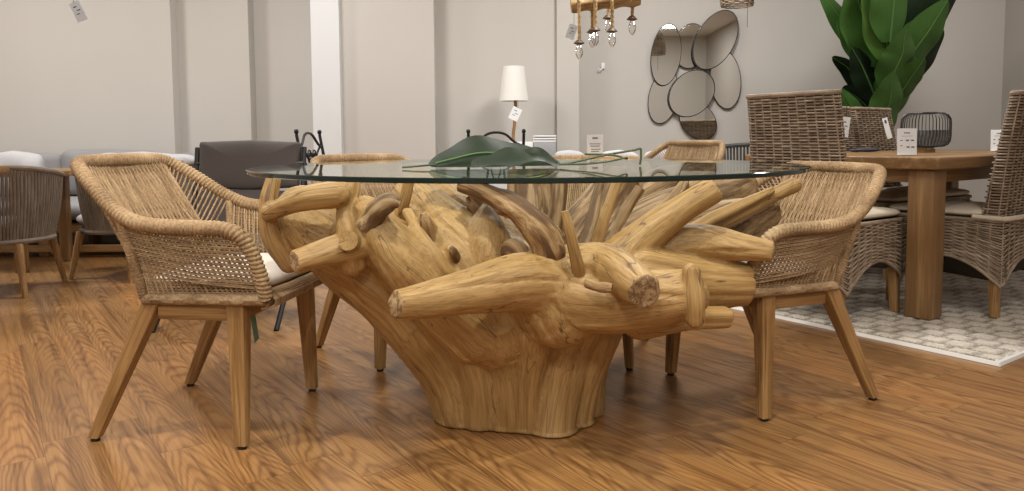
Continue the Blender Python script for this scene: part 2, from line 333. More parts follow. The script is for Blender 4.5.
# every root: points (photo column, photo row, depth, radius); flat = cut end
ROOTS = [
 # trunk
 [(514,432,2.27,.205),(512,395,2.27,.20),(508,345,2.27,.225),(502,300,2.28,.25)],
 [(552,440,2.095,.074),(556,400,2.11,.074),(566,350,2.12,.085),(580,310,2.1,.10)],
 [(586,424,2.22,.05),(590,370,2.22,.055),(600,330,2.2,.07)],
 [(468,415,2.2,.10),(455,365,2.18,.115),(425,318,2.15,.12)],
 [(515,425,2.16,.09),(512,360,2.13,.10),(500,320,2.08,.12)],
 # left flange
 [(470,405,2.22,.09),(443,345,2.18,.12),(400,292,2.13,.12),(350,256,2.08,.105),(312,234,2.05,.075),(296,218,2.06,.05)],
 [(470,330,2.15,.13),(405,268,2.12,.12),(348,230,2.10,.10),(302,210,2.11,.07)],
 [(475,322,2.05,.11),(432,285,2.0,.095),(396,252,1.96,.075),(376,226,1.95,.05),(366,208,1.95,.032)],
 [(500,320,2.1,.14),(475,272,2.08,.125),(445,236,2.12,.10),(415,200,2.25,.07)],
 [(485,290,2.06,.10),(487,250,2.04,.075),(488,222,2.06,.035),(488,208,2.08,.012)],
 [(500,300,2.4,.14),(450,225,2.45,.12),(420,190,2.5,.07)],
 [(490,290,2.3,.14),(455,235,2.3,.12),(430,205,2.35,.08),(440,190,2.4,.04)],
 [(288,264,2.02,.030),(271,236,2.0,.022),(268,206,2.0,.019),(273,180,2.02,.019)],
 [(272,212,1.98,.022),(303,199,1.93,.032),(338,194,1.93,.034)],
 [(352,262,1.95,.04),(349,240,1.92,.03),(345,215,1.94,.022),(350,190,1.97,.022),(352,180,2.0,.02)],
 [(345,232,1.97,.04),(365,215,1.95,.035),(380,208,1.93,.018)],
 [(358,245,1.93,.035),(330,252,1.90,.036),(293,262,1.84,.030)],
 [(426,240,2.05,.045),(424,220,2.0,.02)], [(445,262,2.0,.04),(449,249,1.96,.014)], [(430,262,2.0,.04),(434,258,1.95,.014)],
 # front log and right mass
 [(560,285,1.98,.09),(520,283,1.90,.075),(470,292,1.82,.058),(430,299,1.77,.046),(394,304,1.72,.037)],
 [(560,300,2.0,.13),(545,282,1.97,.10),(535,268,1.98,.05)],
 [(545,290,1.98,.10),(600,300,1.93,.085),(650,298,1.90,.075),(684,294,1.88,.062)],
 [(570,270,1.97,.07),(610,268,1.92,.06),(645,293,1.72,.042)],
 [(691,272,1.84,.022),(693,300,1.83,.024),(693,318,1.84,.024)],
 [(640,322,1.95,.045),(690,318,1.98,.034),(729,317,2.02,.030)],
 [(640,275,2.05,.085),(690,282,2.08,.075),(722,284,2.1,.068),(744,284,2.12,.066)],
 [(640,296,2.05,.07),(700,294,2.08,.05),(738,290,2.12,.042)],
 [(650,250,2.15,.08),(700,244,2.12,.055),(740,248,2.08,.038),(774,252,2.05,.029)],
 [(590,292,2.05,.09),(625,256,2.06,.062),(655,229,2.06,.047),(685,207,2.06,.040),(716,189,2.06,.034)],
 [(640,265,2.2,.06),(700,232,2.22,.034),(750,207,2.24,.028),(793,185,2.27,.022)],
 [(540,310,2.4,.13),(610,255,2.45,.11),(680,215,2.5,.10),(740,188,2.5,.06)],
 [(600,290,2.3,.13),(680,248,2.32,.11),(730,225,2.32,.08),(765,212,2.33,.05)],
 [(540,300,2.5,.12),(590,230,2.6,.11),(620,185,2.66,.08)],
 [(525,320,2.45,.14),(530,240,2.5,.10),(528,178,2.55,.075)],
 [(530,310,2.4,.12),(580,250,2.55,.10),(650,195,2.7,.08),(690,178,2.75,.06)],
 [(500,320,2.35,.14),(500,300,2.4,.10)],
 [(590,280,2.2,.05),(630,237,2.25,.028),(690,192,2.3,.024),(706,178,2.32,.022)],
]
NB = len(ROOTS)
ROOTS += [[(600,275,2.15,.03),(640,236,2.2,.018),(668,208,2.24,.016),(684,184,2.28,.012)],
 [(650,262,2.14,.03),(700,225,2.17,.02),(740,205,2.2,.018),(772,190,2.22,.014)],
 [(575,262,2.3,.03),(590,225,2.34,.022),(600,185,2.38,.016)],
 [(545,258,2.3,.03),(556,220,2.33,.024),(560,182,2.36,.02)],
 [(470,318,2.0,.03),(440,268,1.95,.026),(420,235,1.98,.02),(408,214,2.05,.014)],
 [(498,305,2.02,.03),(492,262,1.985,.024),(489,225,2.02,.014)],
 [(400,330,2.1,.03),(360,285,2.02,.026),(325,262,1.99,.018)],
 [(440,345,2.10,.03),(405,300,2.03,.028),(372,262,1.97,.02)],
 [(574,432,2.15,.055),(580,385,2.15,.06),(592,335,2.13,.075)],
 [(480,428,2.12,.04),(476,380,2.08,.045),(462,335,2.04,.05)],
 [(528,430,2.09,.035),(530,380,2.07,.04),(534,330,2.02,.06)]]
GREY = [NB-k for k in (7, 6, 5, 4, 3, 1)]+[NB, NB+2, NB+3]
FLAT = {16, 20, 23, 25, 26, 28, 29}
BR = [ # slender branches: (points, material, knobbly)
 ([(462,184,2.02,.022),(480,190,1.99,.026),(505,202,1.95,.032),(528,218,1.93,.036),(545,238,1.94,.045),(552,262,1.97,.05)], 'bark', 1, 'gnarled brown root arching up to the glass'),
 ([(565,211,1.86,.010),(570,232,1.86,.014),(577,262,1.88,.017),(582,285,1.92,.02)], 'root', .3, 'short upright broken root stick at the front'),
 ([(592,262,2.08,.016),(603,222,2.08,.016),(618,180,2.10,.014)], 'root', .3, 'slim straight root leaning right up to the glass'),
 ([(400,216,2.1,.020),(405,198,2.08,.017),(409,180,2.08,.016)], 'root', .3, 'short peg root under the left half of the glass'),
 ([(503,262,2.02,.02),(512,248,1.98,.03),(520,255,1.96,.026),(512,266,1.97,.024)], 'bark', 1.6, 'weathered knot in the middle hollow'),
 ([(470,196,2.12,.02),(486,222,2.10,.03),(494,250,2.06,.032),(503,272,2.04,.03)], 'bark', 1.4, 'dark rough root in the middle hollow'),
 ([(640,188,2.28,.016),(622,215,2.26,.018),(606,248,2.22,.02)], 'rootgrey', 1.0, 'thin greyed root leaning behind the straight stick'),
 ([(700,176,2.34,.016),(668,205,2.30,.020),(632,246,2.24,.024)], 'bark', .9, 'dark weathered root in the right fan'),
 ([(368,224,1.93,.030),(380,208,1.90,.027),(392,201,1.88,.020),(400,204,1.88,.012)], 'rootgrey', 1.2, 'gnarled greyed knob under the left half of the glass'),
 ([(354,246,1.95,.034),(349,241,1.88,.026),(348,240.5,1.865,.025)], 'root', .25, 'round sawn knob facing the front'),
 ([(430,240,2.03,.024),(425,224,1.99,.017),(423,213,1.98,.008)], 'bark', .8, 'small dark upright knot'),
 ([(456,262,1.99,.02),(453,252,1.955,.013),(451,247,1.95,.006)], 'bark', .8, 'tiny dark knot low on the left lobe'),
 ([(420,186,2.3,.014),(432,200,2.22,.02),(440,214,2.16,.024)], 'root', .8, 'short forked root under the glass'),
 ([(588,283,1.82,.012),(600,287,1.78,.014),(612,288,1.77,.010)], 'bark', 1.2, 'small pale knot above the front log'),
]
h = .0052; lo = np.array([-.86, 1.52, -.01]); hi = np.array([.98, 2.98, .735]); N = np.ceil((hi-lo)/h).astype(int)+1
D = np.full(N, .25, np.float32); GX = [lo[k]+h*np.arange(N[k]) for k in range(3)]
def smin(a, b, k):
    q = np.clip(.5+.5*(b-a)/k, 0, 1); return b+(a-b)*q-k*q*(1-q)
POLY = []
for ri, rt in enumerate(ROOTS):
    q = spline([(*at(x, y, Y), r) for x, y, Y, r in rt], 6); Q = np.array(q); Q[:, 3] = np.maximum(Q[:, 3], .006); POLY.append(Q)
    m = Q[:, 3].max()+.07; a0 = np.maximum(np.floor((Q[:, :3].min(0)-m-lo)/h).astype(int), 0); a1 = np.minimum(np.ceil((Q[:, :3].max(0)+m-lo)/h).astype(int)+1, N)
    if (a1 <= a0).any(): continue
    X, Y, Z = np.meshgrid(*[GX[k][a0[k]:a1[k]] for k in range(3)], indexing='ij', sparse=True)
    d = np.full(a1-a0, 9., np.float32)
    for (p0, p1) in zip(Q[:-1], Q[1:]):
        v = p1[:3]-p0[:3]; t = np.clip(((X-p0[0])*v[0]+(Y-p0[1])*v[1]+(Z-p0[2])*v[2])/(v@v+1e-9), 0, 1)
        e = np.sqrt((X-p0[0]-t*v[0])**2+(Y-p0[1]-t*v[1])**2+(Z-p0[2]-t*v[2])**2)-(p0[3]+t*(p1[3]-p0[3])); d = np.minimum(d, e)
    if ri in FLAT:
        v = Q[-1, :3]-Q[-3, :3]; v /= np.linalg.norm(v); pl = (X-Q[-1, 0])*v[0]+(Y-Q[-1, 1])*v[1]+(Z-Q[-1, 2])*v[2]
        d = -smin(-d, -pl, .008)
    sl = tuple(slice(a0[k], a1[k]) for k in range(3)); D[sl] = smin(D[sl], d, .010)
D = np.maximum(D, (.002-GX[2])[None, None, :]); D = np.maximum(D, (GX[2]-(TZ-.0125))[None, None, :])
def surface_nets(D, lo, h):
    s = D < 0; nx, ny, nz = D.shape; c = np.zeros((nx-1, ny-1, nz-1), np.int8)
    cor = [(i, j, k) for i in (0, 1) for j in (0, 1) for k in (0, 1)]
    cut = lambda A, o: A[o[0]:nx-1+o[0], o[1]:ny-1+o[1], o[2]:nz-1+o[2]]
    for o in cor: c += cut(s, o)
    act = (c > 0) & (c < 8); idx = np.full(act.shape, -1, np.int64); I = np.argwhere(act); idx[act] = np.arange(len(I))
    val = {o: D[I[:, 0]+o[0], I[:, 1]+o[1], I[:, 2]+o[2]].astype(float) for o in cor}
    acc = np.zeros((len(I), 3)); cnt = np.zeros(len(I))
    for o in cor:
        for ax in range(3):
            if o[ax]: continue
            p = list(o); p[ax] = 1; p = tuple(p); a, b = val[o], val[p]; mk = (a < 0) != (b < 0); t = np.where(mk, a/(a-b+1e-12), 0)
            e = np.tile(np.array(o, float), (len(I), 1)); e[:, ax] = t; acc[mk] += e[mk]; cnt[mk] += 1
    V = lo+h*(I+acc/cnt[:, None]); Fs = []
    for ax in range(3):
        b_, c_ = (ax+1) % 3, (ax+2) % 3; sl0 = [slice(None)]*3; sl1 = [slice(None)]*3; sl0[ax] = slice(0, -1); sl1[ax] = slice(1, None)
        E = np.argwhere(s[tuple(sl0)] != s[tuple(sl1)]); E = E[(E[:, b_] > 0) & (E[:, c_] > 0) & (E[:, b_] < D.shape[b_]-1) & (E[:, c_] < D.shape[c_]-1)]
        if not len(E): continue
        ins = s[E[:, 0], E[:, 1], E[:, 2]]; q = []
        for db, dc in ((0, 0), (1, 0), (1, 1), (0, 1)):
            e = E.copy(); e[:, b_] -= db; e[:, c_] -= dc; q.append(idx[e[:, 0], e[:, 1], e[:, 2]])
        q = np.stack(q, 1); q[~ins] = q[~ins][:, ::-1]; Fs.append(q)
    return V, np.concatenate(Fs)
V, Fq = surface_nets(D, lo, h)
best = np.full(len(V), 9.); GR = np.zeros((len(V), 3)); END = np.zeros(len(V), bool); OWN = np.zeros(len(V), int)
for ri, Q in enumerate(POLY):
    L = np.concatenate([[0], np.cumsum(np.linalg.norm(np.diff(Q[:, :3], axis=0), axis=1))]); off = np.array([ri*1.7 % 5, ri*2.3 % 7, ri*.9])
    u = None
    for j in range(len(Q)-1):
        v = Q[j+1, :3]-Q[j, :3]; l = np.linalg.norm(v); v = v/(l+1e-9)
        if u is None: u = np.cross(v, [.3, 1, .2])
        u = u-v*(u@v); u /= np.linalg.norm(u); w_ = np.cross(v, u); r = V-Q[j, :3]; t = np.clip(r@v, 0, l); rad = Q[j, 3]+(Q[j+1, 3]-Q[j, 3])*t/(l+1e-9)
        e = np.linalg.norm(r-t[:, None]*v, axis=1)-rad; k = e < best; best[k] = e[k]
        GR[k] = np.stack([r@u, r@w_, L[j]+r@v], 1)[k]+off
        OWN[k] = ri; END[k] = (ri in FLAT) & (L[j]+(r@v)[k] > L[-1]-.006)
gx = np.gradient(D, h); ii = np.clip(np.round((V-lo)/h).astype(int), 0, N-1); nr = np.stack([g[ii[:, 0], ii[:, 1], ii[:, 2]] for g in gx], 1); nr /= np.linalg.norm(nr, axis=1)[:, None]+1e-9
amp = np.where((V[:, 2] > .012) & (V[:, 2] < TZ-.02), 1., 0.)
crz = vnoise(GR*np.array([17, 17, 1.3])+3.3)
disp = -.0042*np.exp(-(crz/.10)**2)+.0045*vnoise(GR*np.array([28, 28, 2.2]))+.0022*vnoise(GR*np.array([75, 75, 5]))+.006*vnoise(V*9)
V = V+nr*(disp*amp)[:, None]
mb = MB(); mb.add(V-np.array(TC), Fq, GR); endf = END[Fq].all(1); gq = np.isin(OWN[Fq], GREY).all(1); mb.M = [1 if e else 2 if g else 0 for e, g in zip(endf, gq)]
base = mb.build('root_base', [M['root'], M['endgrain'], M['rootgrey']], table, sharp=180); base['label'] = 'pale carved teak root with flaring lobes and sawn stubs'
for pts, mt, kn, lab in BR:
    q = np.array(spline([(*(at(x, y, Y)-TC), r) for x, y, Y, r in pts], 8)); b2 = MB(); f0 = random.random()*50
    b2.tube(q[:, :3], q[:, 3], 14, rfun=lambda L, t: 1+kn*.22*vnoise(np.stack([np.cos(t)*1.2+f0, np.sin(t)*1.2, np.full(len(t), L*28)], 1)))
    o = b2.build('root_branch', M[mt], base); o['label'] = lab
# ------------------------------------------------------------------ rope armchairs round the table
def lerp(a, b, t): return np.array(a, float)*(1-t)+np.array(b, float)*t
def resample(P, n):
    P = np.array(P, float); L = np.concatenate([[0], np.cumsum(np.linalg.norm(np.diff(P, axis=0), axis=1))])
    return np.stack([np.interp(np.linspace(0, L[-1], n), L, P[:, k]) for k in range(P.shape[1])], 1)
def sag(a, b, s, n=5, ax=2):
    out = [lerp(a, b, t) for t in np.linspace(0, 1, n)]
    for p, t in zip(out, np.linspace(0, 1, n)): p[ax] -= s*4*t*(1-t)
    return out
HALF = [(.245, .300, .405), (.260, .292, .47), (.280, .272, .545), (.294, .232, .586), (.302, .15, .594), (.303, .06, .596), (.298, -.03, .606),
        (.283, -.105, .640), (.258, -.175, .690), (.226, -.235, .733), (.188, -.270, .753), (.10, -.280, .757), (0, -.282, .758)]
RIM = spline(HALF, 8); RIMF = resample(RIM+[np.array([-p[0], p[1], p[2]]) for p in RIM[::-1]][1:], 700)
def rim_at(s):                          # right half, s = 0 at the front foot of the arm .. 1 at the middle of the back
    P = RIMF[:350]; i = min(int(s*349), 348); return lerp(P[i], P[i+1], s*349-i)
RIM_S = lambda y0: min(np.linspace(0, 1, 400), key=lambda s: 9 if rim_at(s)[2] < .59 else abs(rim_at(s)[1]-y0))
def armchair(name, label, loc, rz):
    t = thing(name, label, 'armchair', loc, rz, 'rope armchairs round the glass table')
    m = MB(); pit = .0118
    m.tube(RIMF, .0185, 14, caps=True, rfun=lambda L, th: .80+.30*np.abs(np.sin(PI*(L/pit)+th*1.0))**.7)
    m.build('arm_rim', M['rope'], t)
    for s in (-1, 1):
        m = MB(); mir = lambda p: np.array([p[0]*s, p[1], p[2]])
        a0, a1 = RIM_S(.25), RIM_S(-.085); n = 36
        bot = lambda q: np.array([.243-.012*q, .285-.345*q, .402-.006*q])
        for i in range(n):              # upright cords from the arm to the seat rail
            q = i/(n-1); p = rim_at(a0+(a1-a0)*q); b = bot(min(1, max(0, q*1.0+.02*math.sin(i*2.1)))); mid = lerp(p, b, .55)+np.array([-.010, 0, 0])
            m.tube([mir(x) for x in spline([p, mid, b], 3)], .0026+.0006*(i % 2), 5)
        for i in range(13):             # cords laid across from the front post to the rear edge
            q = i/12; f = lerp((.250, .298, .430), (.288, .250, .570), q); r = lerp((.238, -.062, .470), (.285, -.090, .602), q)
            mid = lerp(f, r, .5)+np.array([.016, 0, -.004])
            for dz in (0, .0042): m.tube([mir(x+np.array([.002, 0, dz])) for x in spline([f, mid, r], 4)], .0021, 5)
        for i in range(8):             # close wrapping below
            q = i/7; m.tube([mir(lerp((.247, .295, .405+.007*i), (.233, -.060, .398+.007*i), u)) for u in (0, .5, 1)], .0022, 5)
        e0, e1 = np.array([.232, -.058, .396]), rim_at(a1)
        m.tube([mir(lerp(e0, e1, u)) for u in np.linspace(0, 1, 60)], .013, 10, rfun=lambda L, th: .86+.24*np.abs(np.sin(PI*L/.0085+th)))
        m.tube([mir(lerp((.246, .298, .402), (.232, -.058, .394), u)) for u in np.linspace(0, 1, 90)], .015, 10, rfun=lambda L, th: .86+.24*np.abs(np.sin(PI*L/.0085+th)))
        m.build('side_panel', M['rope'], t)
        m = MB(); b0, b1 = RIM_S(-.088), .86      # open fan of cords beside the backrest
        for i in range(17):
            q = i/16; p = rim_at(b0+(.80-b0)*q); e = lerp((.207, -.070, .44), (.186, -.262, .738), .24+.74*q)
            m.tube([mir(x) for x in (p, lerp(p, e, .5), e)], .0030, 5)
        m.tube([mir(lerp((.207, -.055, .405), (.186, -.266, .748), u)) for u in np.linspace(0, 1, 70)], .008, 8, rfun=lambda L, th: .84+.28*np.abs(np.sin(PI*L/.0085+th)))
        m.build('back_cords', M['rope'], t)
    m = MB(); n = 48                    # the woven backrest: two crossing layers of cords
    def bp(u, v, off): 
        w = .205-.018*v; curve = -.022*(1-(2*u-1)**2)
        return np.array([(2*u-1)*w, -.060-.205*v+curve+off, .405+.345*v+off*.4])
    for i in range(n):
        u = (i+.5)/n; k = i % 2
        for (off, sl) in ((.0045, .05), (-.0045, -.05)):
            pts = [bp(min(.995, max(.005, u+sl*(v-.5))), v, off+.0022*math.sin(v*42+k*PI)) for v in np.linspace(0, 1, 13)]
            m.tube(pts, .0027+.0005*k, 5)
    for j in range(18): m.tube([bp(u, (j+.5)/18, 0) for u in np.linspace(0, 1, 7)], .0022, 4, mi=1)
    m.build('backrest', [M['rope'], M['ropedark']], t)
    m = MB(); m.box((0, .11, .398), (.44, .33, .016), .006, ax=0, mi=1)
    for i in range(13):
        a = i/12*PI*.9; y = .298+.018*math.sin(a); z = .378+.040*(1-math.cos(a))/2*1.15
        m.tube([(-.243, y-.01, z), (-.12, y+.004, z), (.12, y+.004, z), (.243, y-.01, z)], .0032, 5)
    for i in range(52): x = -.238+.476*i/51; m.tube([(x, .282, .375), (x, .321, .385), (x, .324, .402), (x, .297, .420)], .0030, 5)
    m.tube([(-.232, -.058, .394), (-.1, -.072, .394), (.1, -.072, .394), (.232, -.058, .394)], .014, 8)
    m.build('seat', [M['ropedark'], M['ropedark']], t)
    m = MB(); m.pillow((0, .118, .437), (.43, .36, .062), .25); m.build('seat_cushion', M['cushion'], t)
    for s in (-1, 1):
        for (tx, ty, fx, fy) in ((.214, .205, .236, .214), (.210, -.040, .236, -.222)):
            rings = []
            for q in np.linspace(0, 1, 6):
                w = .058-.024*q; d = .052-.018*q; rings.append(rsq(s*(tx+(fx-tx)*q), ty+(fy-ty)*q, .392-(.392-.010)*q, w*.86, d, .005))
            g = np.concatenate([np.array(r)*[1, 1, 1] for r in rings])-np.repeat(np.array([[s*(tx+(fx-tx)*q), ty+(fy-ty)*q, 0] for q in np.linspace(0, 1, 6)]), 12, 0)+RNG.random(3)*5
            m = MB(); m.loft(rings[::-1], g=g[::-1]); lg = m.build('leg', M['leg'], t)
            gl = MB(); gl.lathe([(.0, 0), (.012, 0), (.013, .010), (0, .010)], 14, (s*fx, fy, 0)); gl.build('foot_glide', M['glide'], lg)
        m = MB(); m.box((s*.213, .0825, .362), (.030, .215, .048), .004, ax=1); m.build('side_rail', M['leg'], t)
    m = MB(); m.box((0, .205, .362), (.39, .028, .048), .004, ax=0); m.build('front_rail', M['leg'], t)
    m = MB(); m.box((0, -.040, .362), (.39, .028, .048), .004, ax=0); m.build('rear_rail', M['leg'], t)
    return t
def place(fx, fy, ang_fwd): return ang_fwd-PI/2          # turn +y to the forward angle
# left chair: feet seen at (244,450) (315,390) (97,438) (187,387)
ch = armchair('rope_armchair', 'rope armchair at the left end of the glass table, teal tag below its seat', (-.915, 2.245, 0), math.radians(-8)-PI/2)
tg = MB(); tg.box((0, 0, -.035), (.028, .0012, .085), .0004, ax=2, M=Matrix.Rotation(.25, 3, 'Y')); tg.tube([(-.008, 0, .01), (-.004, 0, .05)], .0012, 4)
o = tg.build('hang_tag', M['teal'], ch, (.07, .175, .318)); o['label'] = 'teal paper tag'
dup(ch, (.846, 2.463, 0), math.radians(-157)-PI/2, 'rope armchair at the right end of the glass table, in front of the wicker chairs').scale.z = .965
dup(ch, (-.46, 2.98, 0), math.radians(-46)-PI/2, 'rope armchair behind the left half of the glass table, only rim and legs showing').scale.z = 1.0
dup(ch, (.26, 2.935, 0), math.radians(-107.5)-PI/2, 'rope armchair straight behind the root base, two legs showing right of the trunk').scale.z = .985
ch.scale.z = 1.025
dup(ch, (.93, 4.5, 0), math.radians(-140)-PI/2, 'far rope armchair with slanting lattice back just above the glass, below the mirrors').scale.z = 1.06
for c_ in list(bpy.data.objects):
    if c_.name.startswith('hang_tag.') and c_.parent != ch: bpy.data.objects.remove(c_)
# ------------------------------------------------------------------ wicker dining set on the rug
E1, E2 = Vector((-.585, .811, 0)), Vector((.811, .585, 0)); ANG2 = math.atan2(E2.y, E2.x)
RC = Vector((1.762, 2.662, 0))
def rugpt(a, b): return RC+E1*a+E2*b
nx, ny = 250, 250; W1, W2 = 1.62, 2.75
A, B = np.meshgrid(np.linspace(0, W1, nx), np.linspace(0, W2, ny), indexing='ij')
pa, pb = A/.10, B/.10
cell = np.abs(((pa+.5*np.floor(pb)) % 1)-.5)*2; rowf = np.abs((pb % 1)-.5)*2
hz = .012+.007*np.clip(1.15-np.maximum(cell, rowf)*1.1, 0, .5)*2+.002*vnoise(np.stack([A*60, B*60, A*0], -1))
edge = np.minimum(np.minimum(A, W1-A), np.minimum(B, W2-B)); hz = np.where(edge < .025, .012, hz); hz = np.where(edge < .001, .001, hz)
P3 = np.stack([A*-.585+B*.811, A*.811+B*.585, hz], -1).reshape(-1, 3)
ids = np.arange(nx*ny).reshape(nx, ny); fq = np.stack([ids[:-1, :-1], ids[:-1, 1:], ids[1:, 1:], ids[1:, :-1]], -1).reshape(-1, 4)[:, ::-1]
def rugmat():
    m, nt, b, _ = newmat('woven cream and taupe rug'); g = nd(nt, 'Attribute', attribute_name='gr').outputs['Vector']
    n = noise(nt, scaled(nt, g, (95, 95, 1)), 1, 3, .7); n2 = noise(nt, scaled(nt, g, (9, 9, 1)), 1, 2); s = nd(nt, 'SeparateXYZ', {0: g})
    k = mth(nt, 'ADD', mth(nt, 'MULTIPLY', n, .75), mth(nt, 'MULTIPLY_ADD', s.outputs[2], 40., -.50)); k = mth(nt, 'MULTIPLY_ADD', n2, .25, k)
    nt.links.new(ramp(nt, k, [(.36, (.11, .092, .072)), (.54, (.31, .27, .22)), (.76, (.60, .55, .475))]), b.inputs['Base Color'])
    b.inputs['Roughness'].default_value = .95; bump(nt, b, n, .5, .003); return m
M['rug'] = rugmat(); M['rugedge'] = plain('pale rug binding', (.66, .64, .60), .95, .1, 300)
mb = MB(); mb.add(P3, fq, np.stack([A, B, hz], -1).reshape(-1, 3)); ed = edge.reshape(-1)
mb.M = [1 if ed[q].max() < .03 else 0 for q in fq]
rug = mb.build('rug', [M['rug'], M['rugedge']], None, RC)
tag(rug, 'cream and taupe textured rug under the wicker dining set', 'rug')
RZ = .022
# the square legged teak table
tc = Vector((1.855, 3.345, RZ)); t = thing('dining_table', 'thick square legged teak table standing on the rug', 'table', tc, ANG2)   # local +x = E2, +y = E1
LX, LY, TH = 2.2, 1.0, .745
m = MB(); m.box((LX/2-.09, LY/2-.09, TH-RZ-.0275), (LX, LY, .055), .008, 3, ax=0); m.build('tabletop', M['teak'], t)
for x in (0, LX-.18):
    for y in (0, LY-.18):
        m = MB(); m.box((x, y, (TH-RZ-.055)/2), (.115, .115, TH-RZ-.055), .007, 2, ax=2); m.build('leg', M['teak'], t)
for (c, s, ax) in (((LX/2-.09, 0, .645), (LX-.30, .03, .08), 0), ((LX/2-.09, LY-.18, .645), (LX-.30, .03, .08), 0), ((0, LY/2-.09, .645), (.03, LY-.30, .08), 1), ((LX-.18, LY/2-.09, .645), (.03, LY-.30, .08), 1)):
    m = MB(); m.box(c, s, .004, ax=ax); m.build('apron', M['teak'], t)
def tp(x, y): return tc+E2*x+E1*y                      # a point on the table top
# wicker chairs: closed loops of weft over stakes
def rrect(u, w, d, r):                                  # point and outward normal on a rounded rectangle, u in 0..1
    Ls = [w-2*r, PI/2*r, d-2*r, PI/2*r]*2; s = (u % 1)*sum(Ls); cs = [(1, -1), (1, 1), (-1, 1), (-1, -1)]
    x, y, ang = -(w/2-r), -d/2, -PI/2
    segs = [((-(w/2-r), -d/2), 0), None, ((w/2, -(d/2-r)), PI/2), None, ((w/2-r, d/2), PI), None, ((-w/2, d/2-r), 1.5*PI), None]
    ctr = [None, (w/2-r, -(d/2-r)), None, (w/2-r, d/2-r), None, (-(w/2-r), d/2-r), None, (-(w/2-r), -(d/2-r))]
    for k in range(8):
        if s <= Ls[k] or k == 7:
            if k % 2 == 0:
                (px, py), a = segs[k]; return np.array([px+math.cos(a)*s, py+math.sin(a)*s]), np.array([math.sin(a), -math.cos(a)])
            a0 = -PI/2+(k//2)*PI/2; a = a0+s/r; n = np.array([math.cos(a), math.sin(a)]); return np.array(ctr[k])+n*r, n
        s -= Ls[k]
def weave(m, fn, rows, stakes, r=.0046, amp=.0042, z0=0., mi=0):
    """fn(u, v) -> point, normal; weft strands run round u, over and under the stakes"""
    for j in range(rows):
        v = (j+.5)/rows; pts = []
        for i in range(stakes*3):
            u = i/(stakes*3); p, n = fn(u, v); pts.append(p+n*amp*math.cos(PI*(i/3+j)))
        m.tube(pts, r*(.9+.2*random.random()), 5, closed=True, mi=mi)
    for i in range(stakes):
        m.tube([fn((i+.5)/stakes, v)[0] for v in np.linspace(0, 1, 9)], r*.8, 5, mi=mi)
def solid(m, fn, nu, nv, inset, mi):                     # dark core behind the weave
    rings = []
    for v in np.linspace(0, 1, nv):
        rr = []
        for i in range(nu): p, n = fn(i/nu, v); rr.append(p-n*inset)
        rings.append(rr)
    m.loft(rings, mi=mi)
def wicker_chair(label, loc, rz, group):
    t = thing('wicker_chair', label, 'dining chair', loc, rz, group)
    def back(u, v):
        d = .085-.035*v; p, n = rrect(u, .455-.012*v, d, .022); z = .40+.60*v
        return np.array([p[0], p[1]-.205-.055*v-.03*v*v, z]), np.array([n[0], n[1], 0])
    def skirt(u, v):
        p, n = rrect(u, .49, .53, .05); q = (u*4+.06) % 1; arch = math.sin(PI*min(1, max(0, q)))**.8
        zb = .135+.125*arch; return np.array([p[0], p[1], zb+(.435-zb)*v]), np.array([n[0], n[1], 0])
    m = MB(); weave(m, back, 46, 22); solid(m, back, 44, 6, .006, 1)
    top = [back(i/60, 1.0)[0] for i in range(60)]; m.tube(top, .011, 8, closed=True)
    m.build('backrest', [M['rattan'], M['rattanback']], t)
    m = MB(); weave(m, skirt, 24, 38); solid(m, skirt, 76, 3, .008, 1)
    m.tube([skirt(i/120, 0)[0] for i in range(120)], .008, 8, closed=True); m.tube([skirt(i/120, 1)[0] for i in range(120)], .009, 8, closed=True)
    m.build('skirt', [M['rattan'], M['rattanback']], t)
    m = MB(); m.pillow((0, .045, .462), (.47, .45, .058), .22); m.build('seat_cushion', M['linen'], t)
    m = MB(); m.tube([(.240, -.14, .447), (.246, -.27, .447), (.20, -.277, .447), (-.20, -.277, .447), (-.246, -.27, .447), (-.240, -.14, .447)], .011, 8); m.build('cushion_strap', M['linen'], t)
    for sx in (-1, 1):
        for sy in (-1, 1):
            m = MB(); m.loft([rsq(sx*(.205+.012*(1-q)), sy*(.222+.015*(1-q)), .30*q, .036+.012*q, .036+.012*q, .005) for q in (0, .3, .65, 1)]); m.build('leg', M['leg'], t)
    return t
GA = 'wicker chairs at the teak table'
fwd = lambda v: math.atan2(v.y, v.x)-PI/2
cA = wicker_chair('high backed wicker chair seen from behind, touching the right rim of the glass', (1.47, 3.50, RZ), fwd(E2), GA)
dup(cA, Vector((2.18, 3.34, RZ))+E1*.235+E2*.205, fwd(E1), 'wicker chair cut by the right picture edge, cream cushion strap round its back')
dup(cA, tp(1.46, .78), fwd(-E1), 'wicker chair across the teak table, pale vertical tag hung on its back')
dup(cA, tp(.948, .78), fwd(-E1), 'wicker chair across the teak table, half hidden by the nearest tall chair back')
# things on the teak table and on the chairs
def card(name, label, cat, foot, w, hgt, yaw, lines, mat='white', tilt=.16, group=None):
    o = thing(name, label, cat, foot, yaw, group); m = MB(); Mx = Matrix.Rotation(-tilt, 3, 'X')
    m.box(Mx @ Vector((0, 0, hgt/2+.001)), (w, .002, hgt), .0005, 1, M=Mx); m.build('sheet', M[mat], o)
    m = MB(); m.box((0, .018, .004), (w*.9, .05, .004), .001, 1); m.build('stand', M['white'], o)
    for (x, z, lw, lh) in lines:
        m = MB(); c = Mx @ Vector((x*w, -.0018, z*hgt)); m.box(c, (lw*w, .001, lh*hgt), 0, M=Mx); m.build('print', M['ink'], o)
    return o
LN = [(0, .84, .30, .035), (-.28, .56, .12, .03), (.02, .56, .16, .05), (.28, .56, .16, .05), (-.28, .36, .10, .03), (.06, .31, .16, .05), (.30, .31, .16, .05), (0, .72, .6, .008)]
top = TH+.001
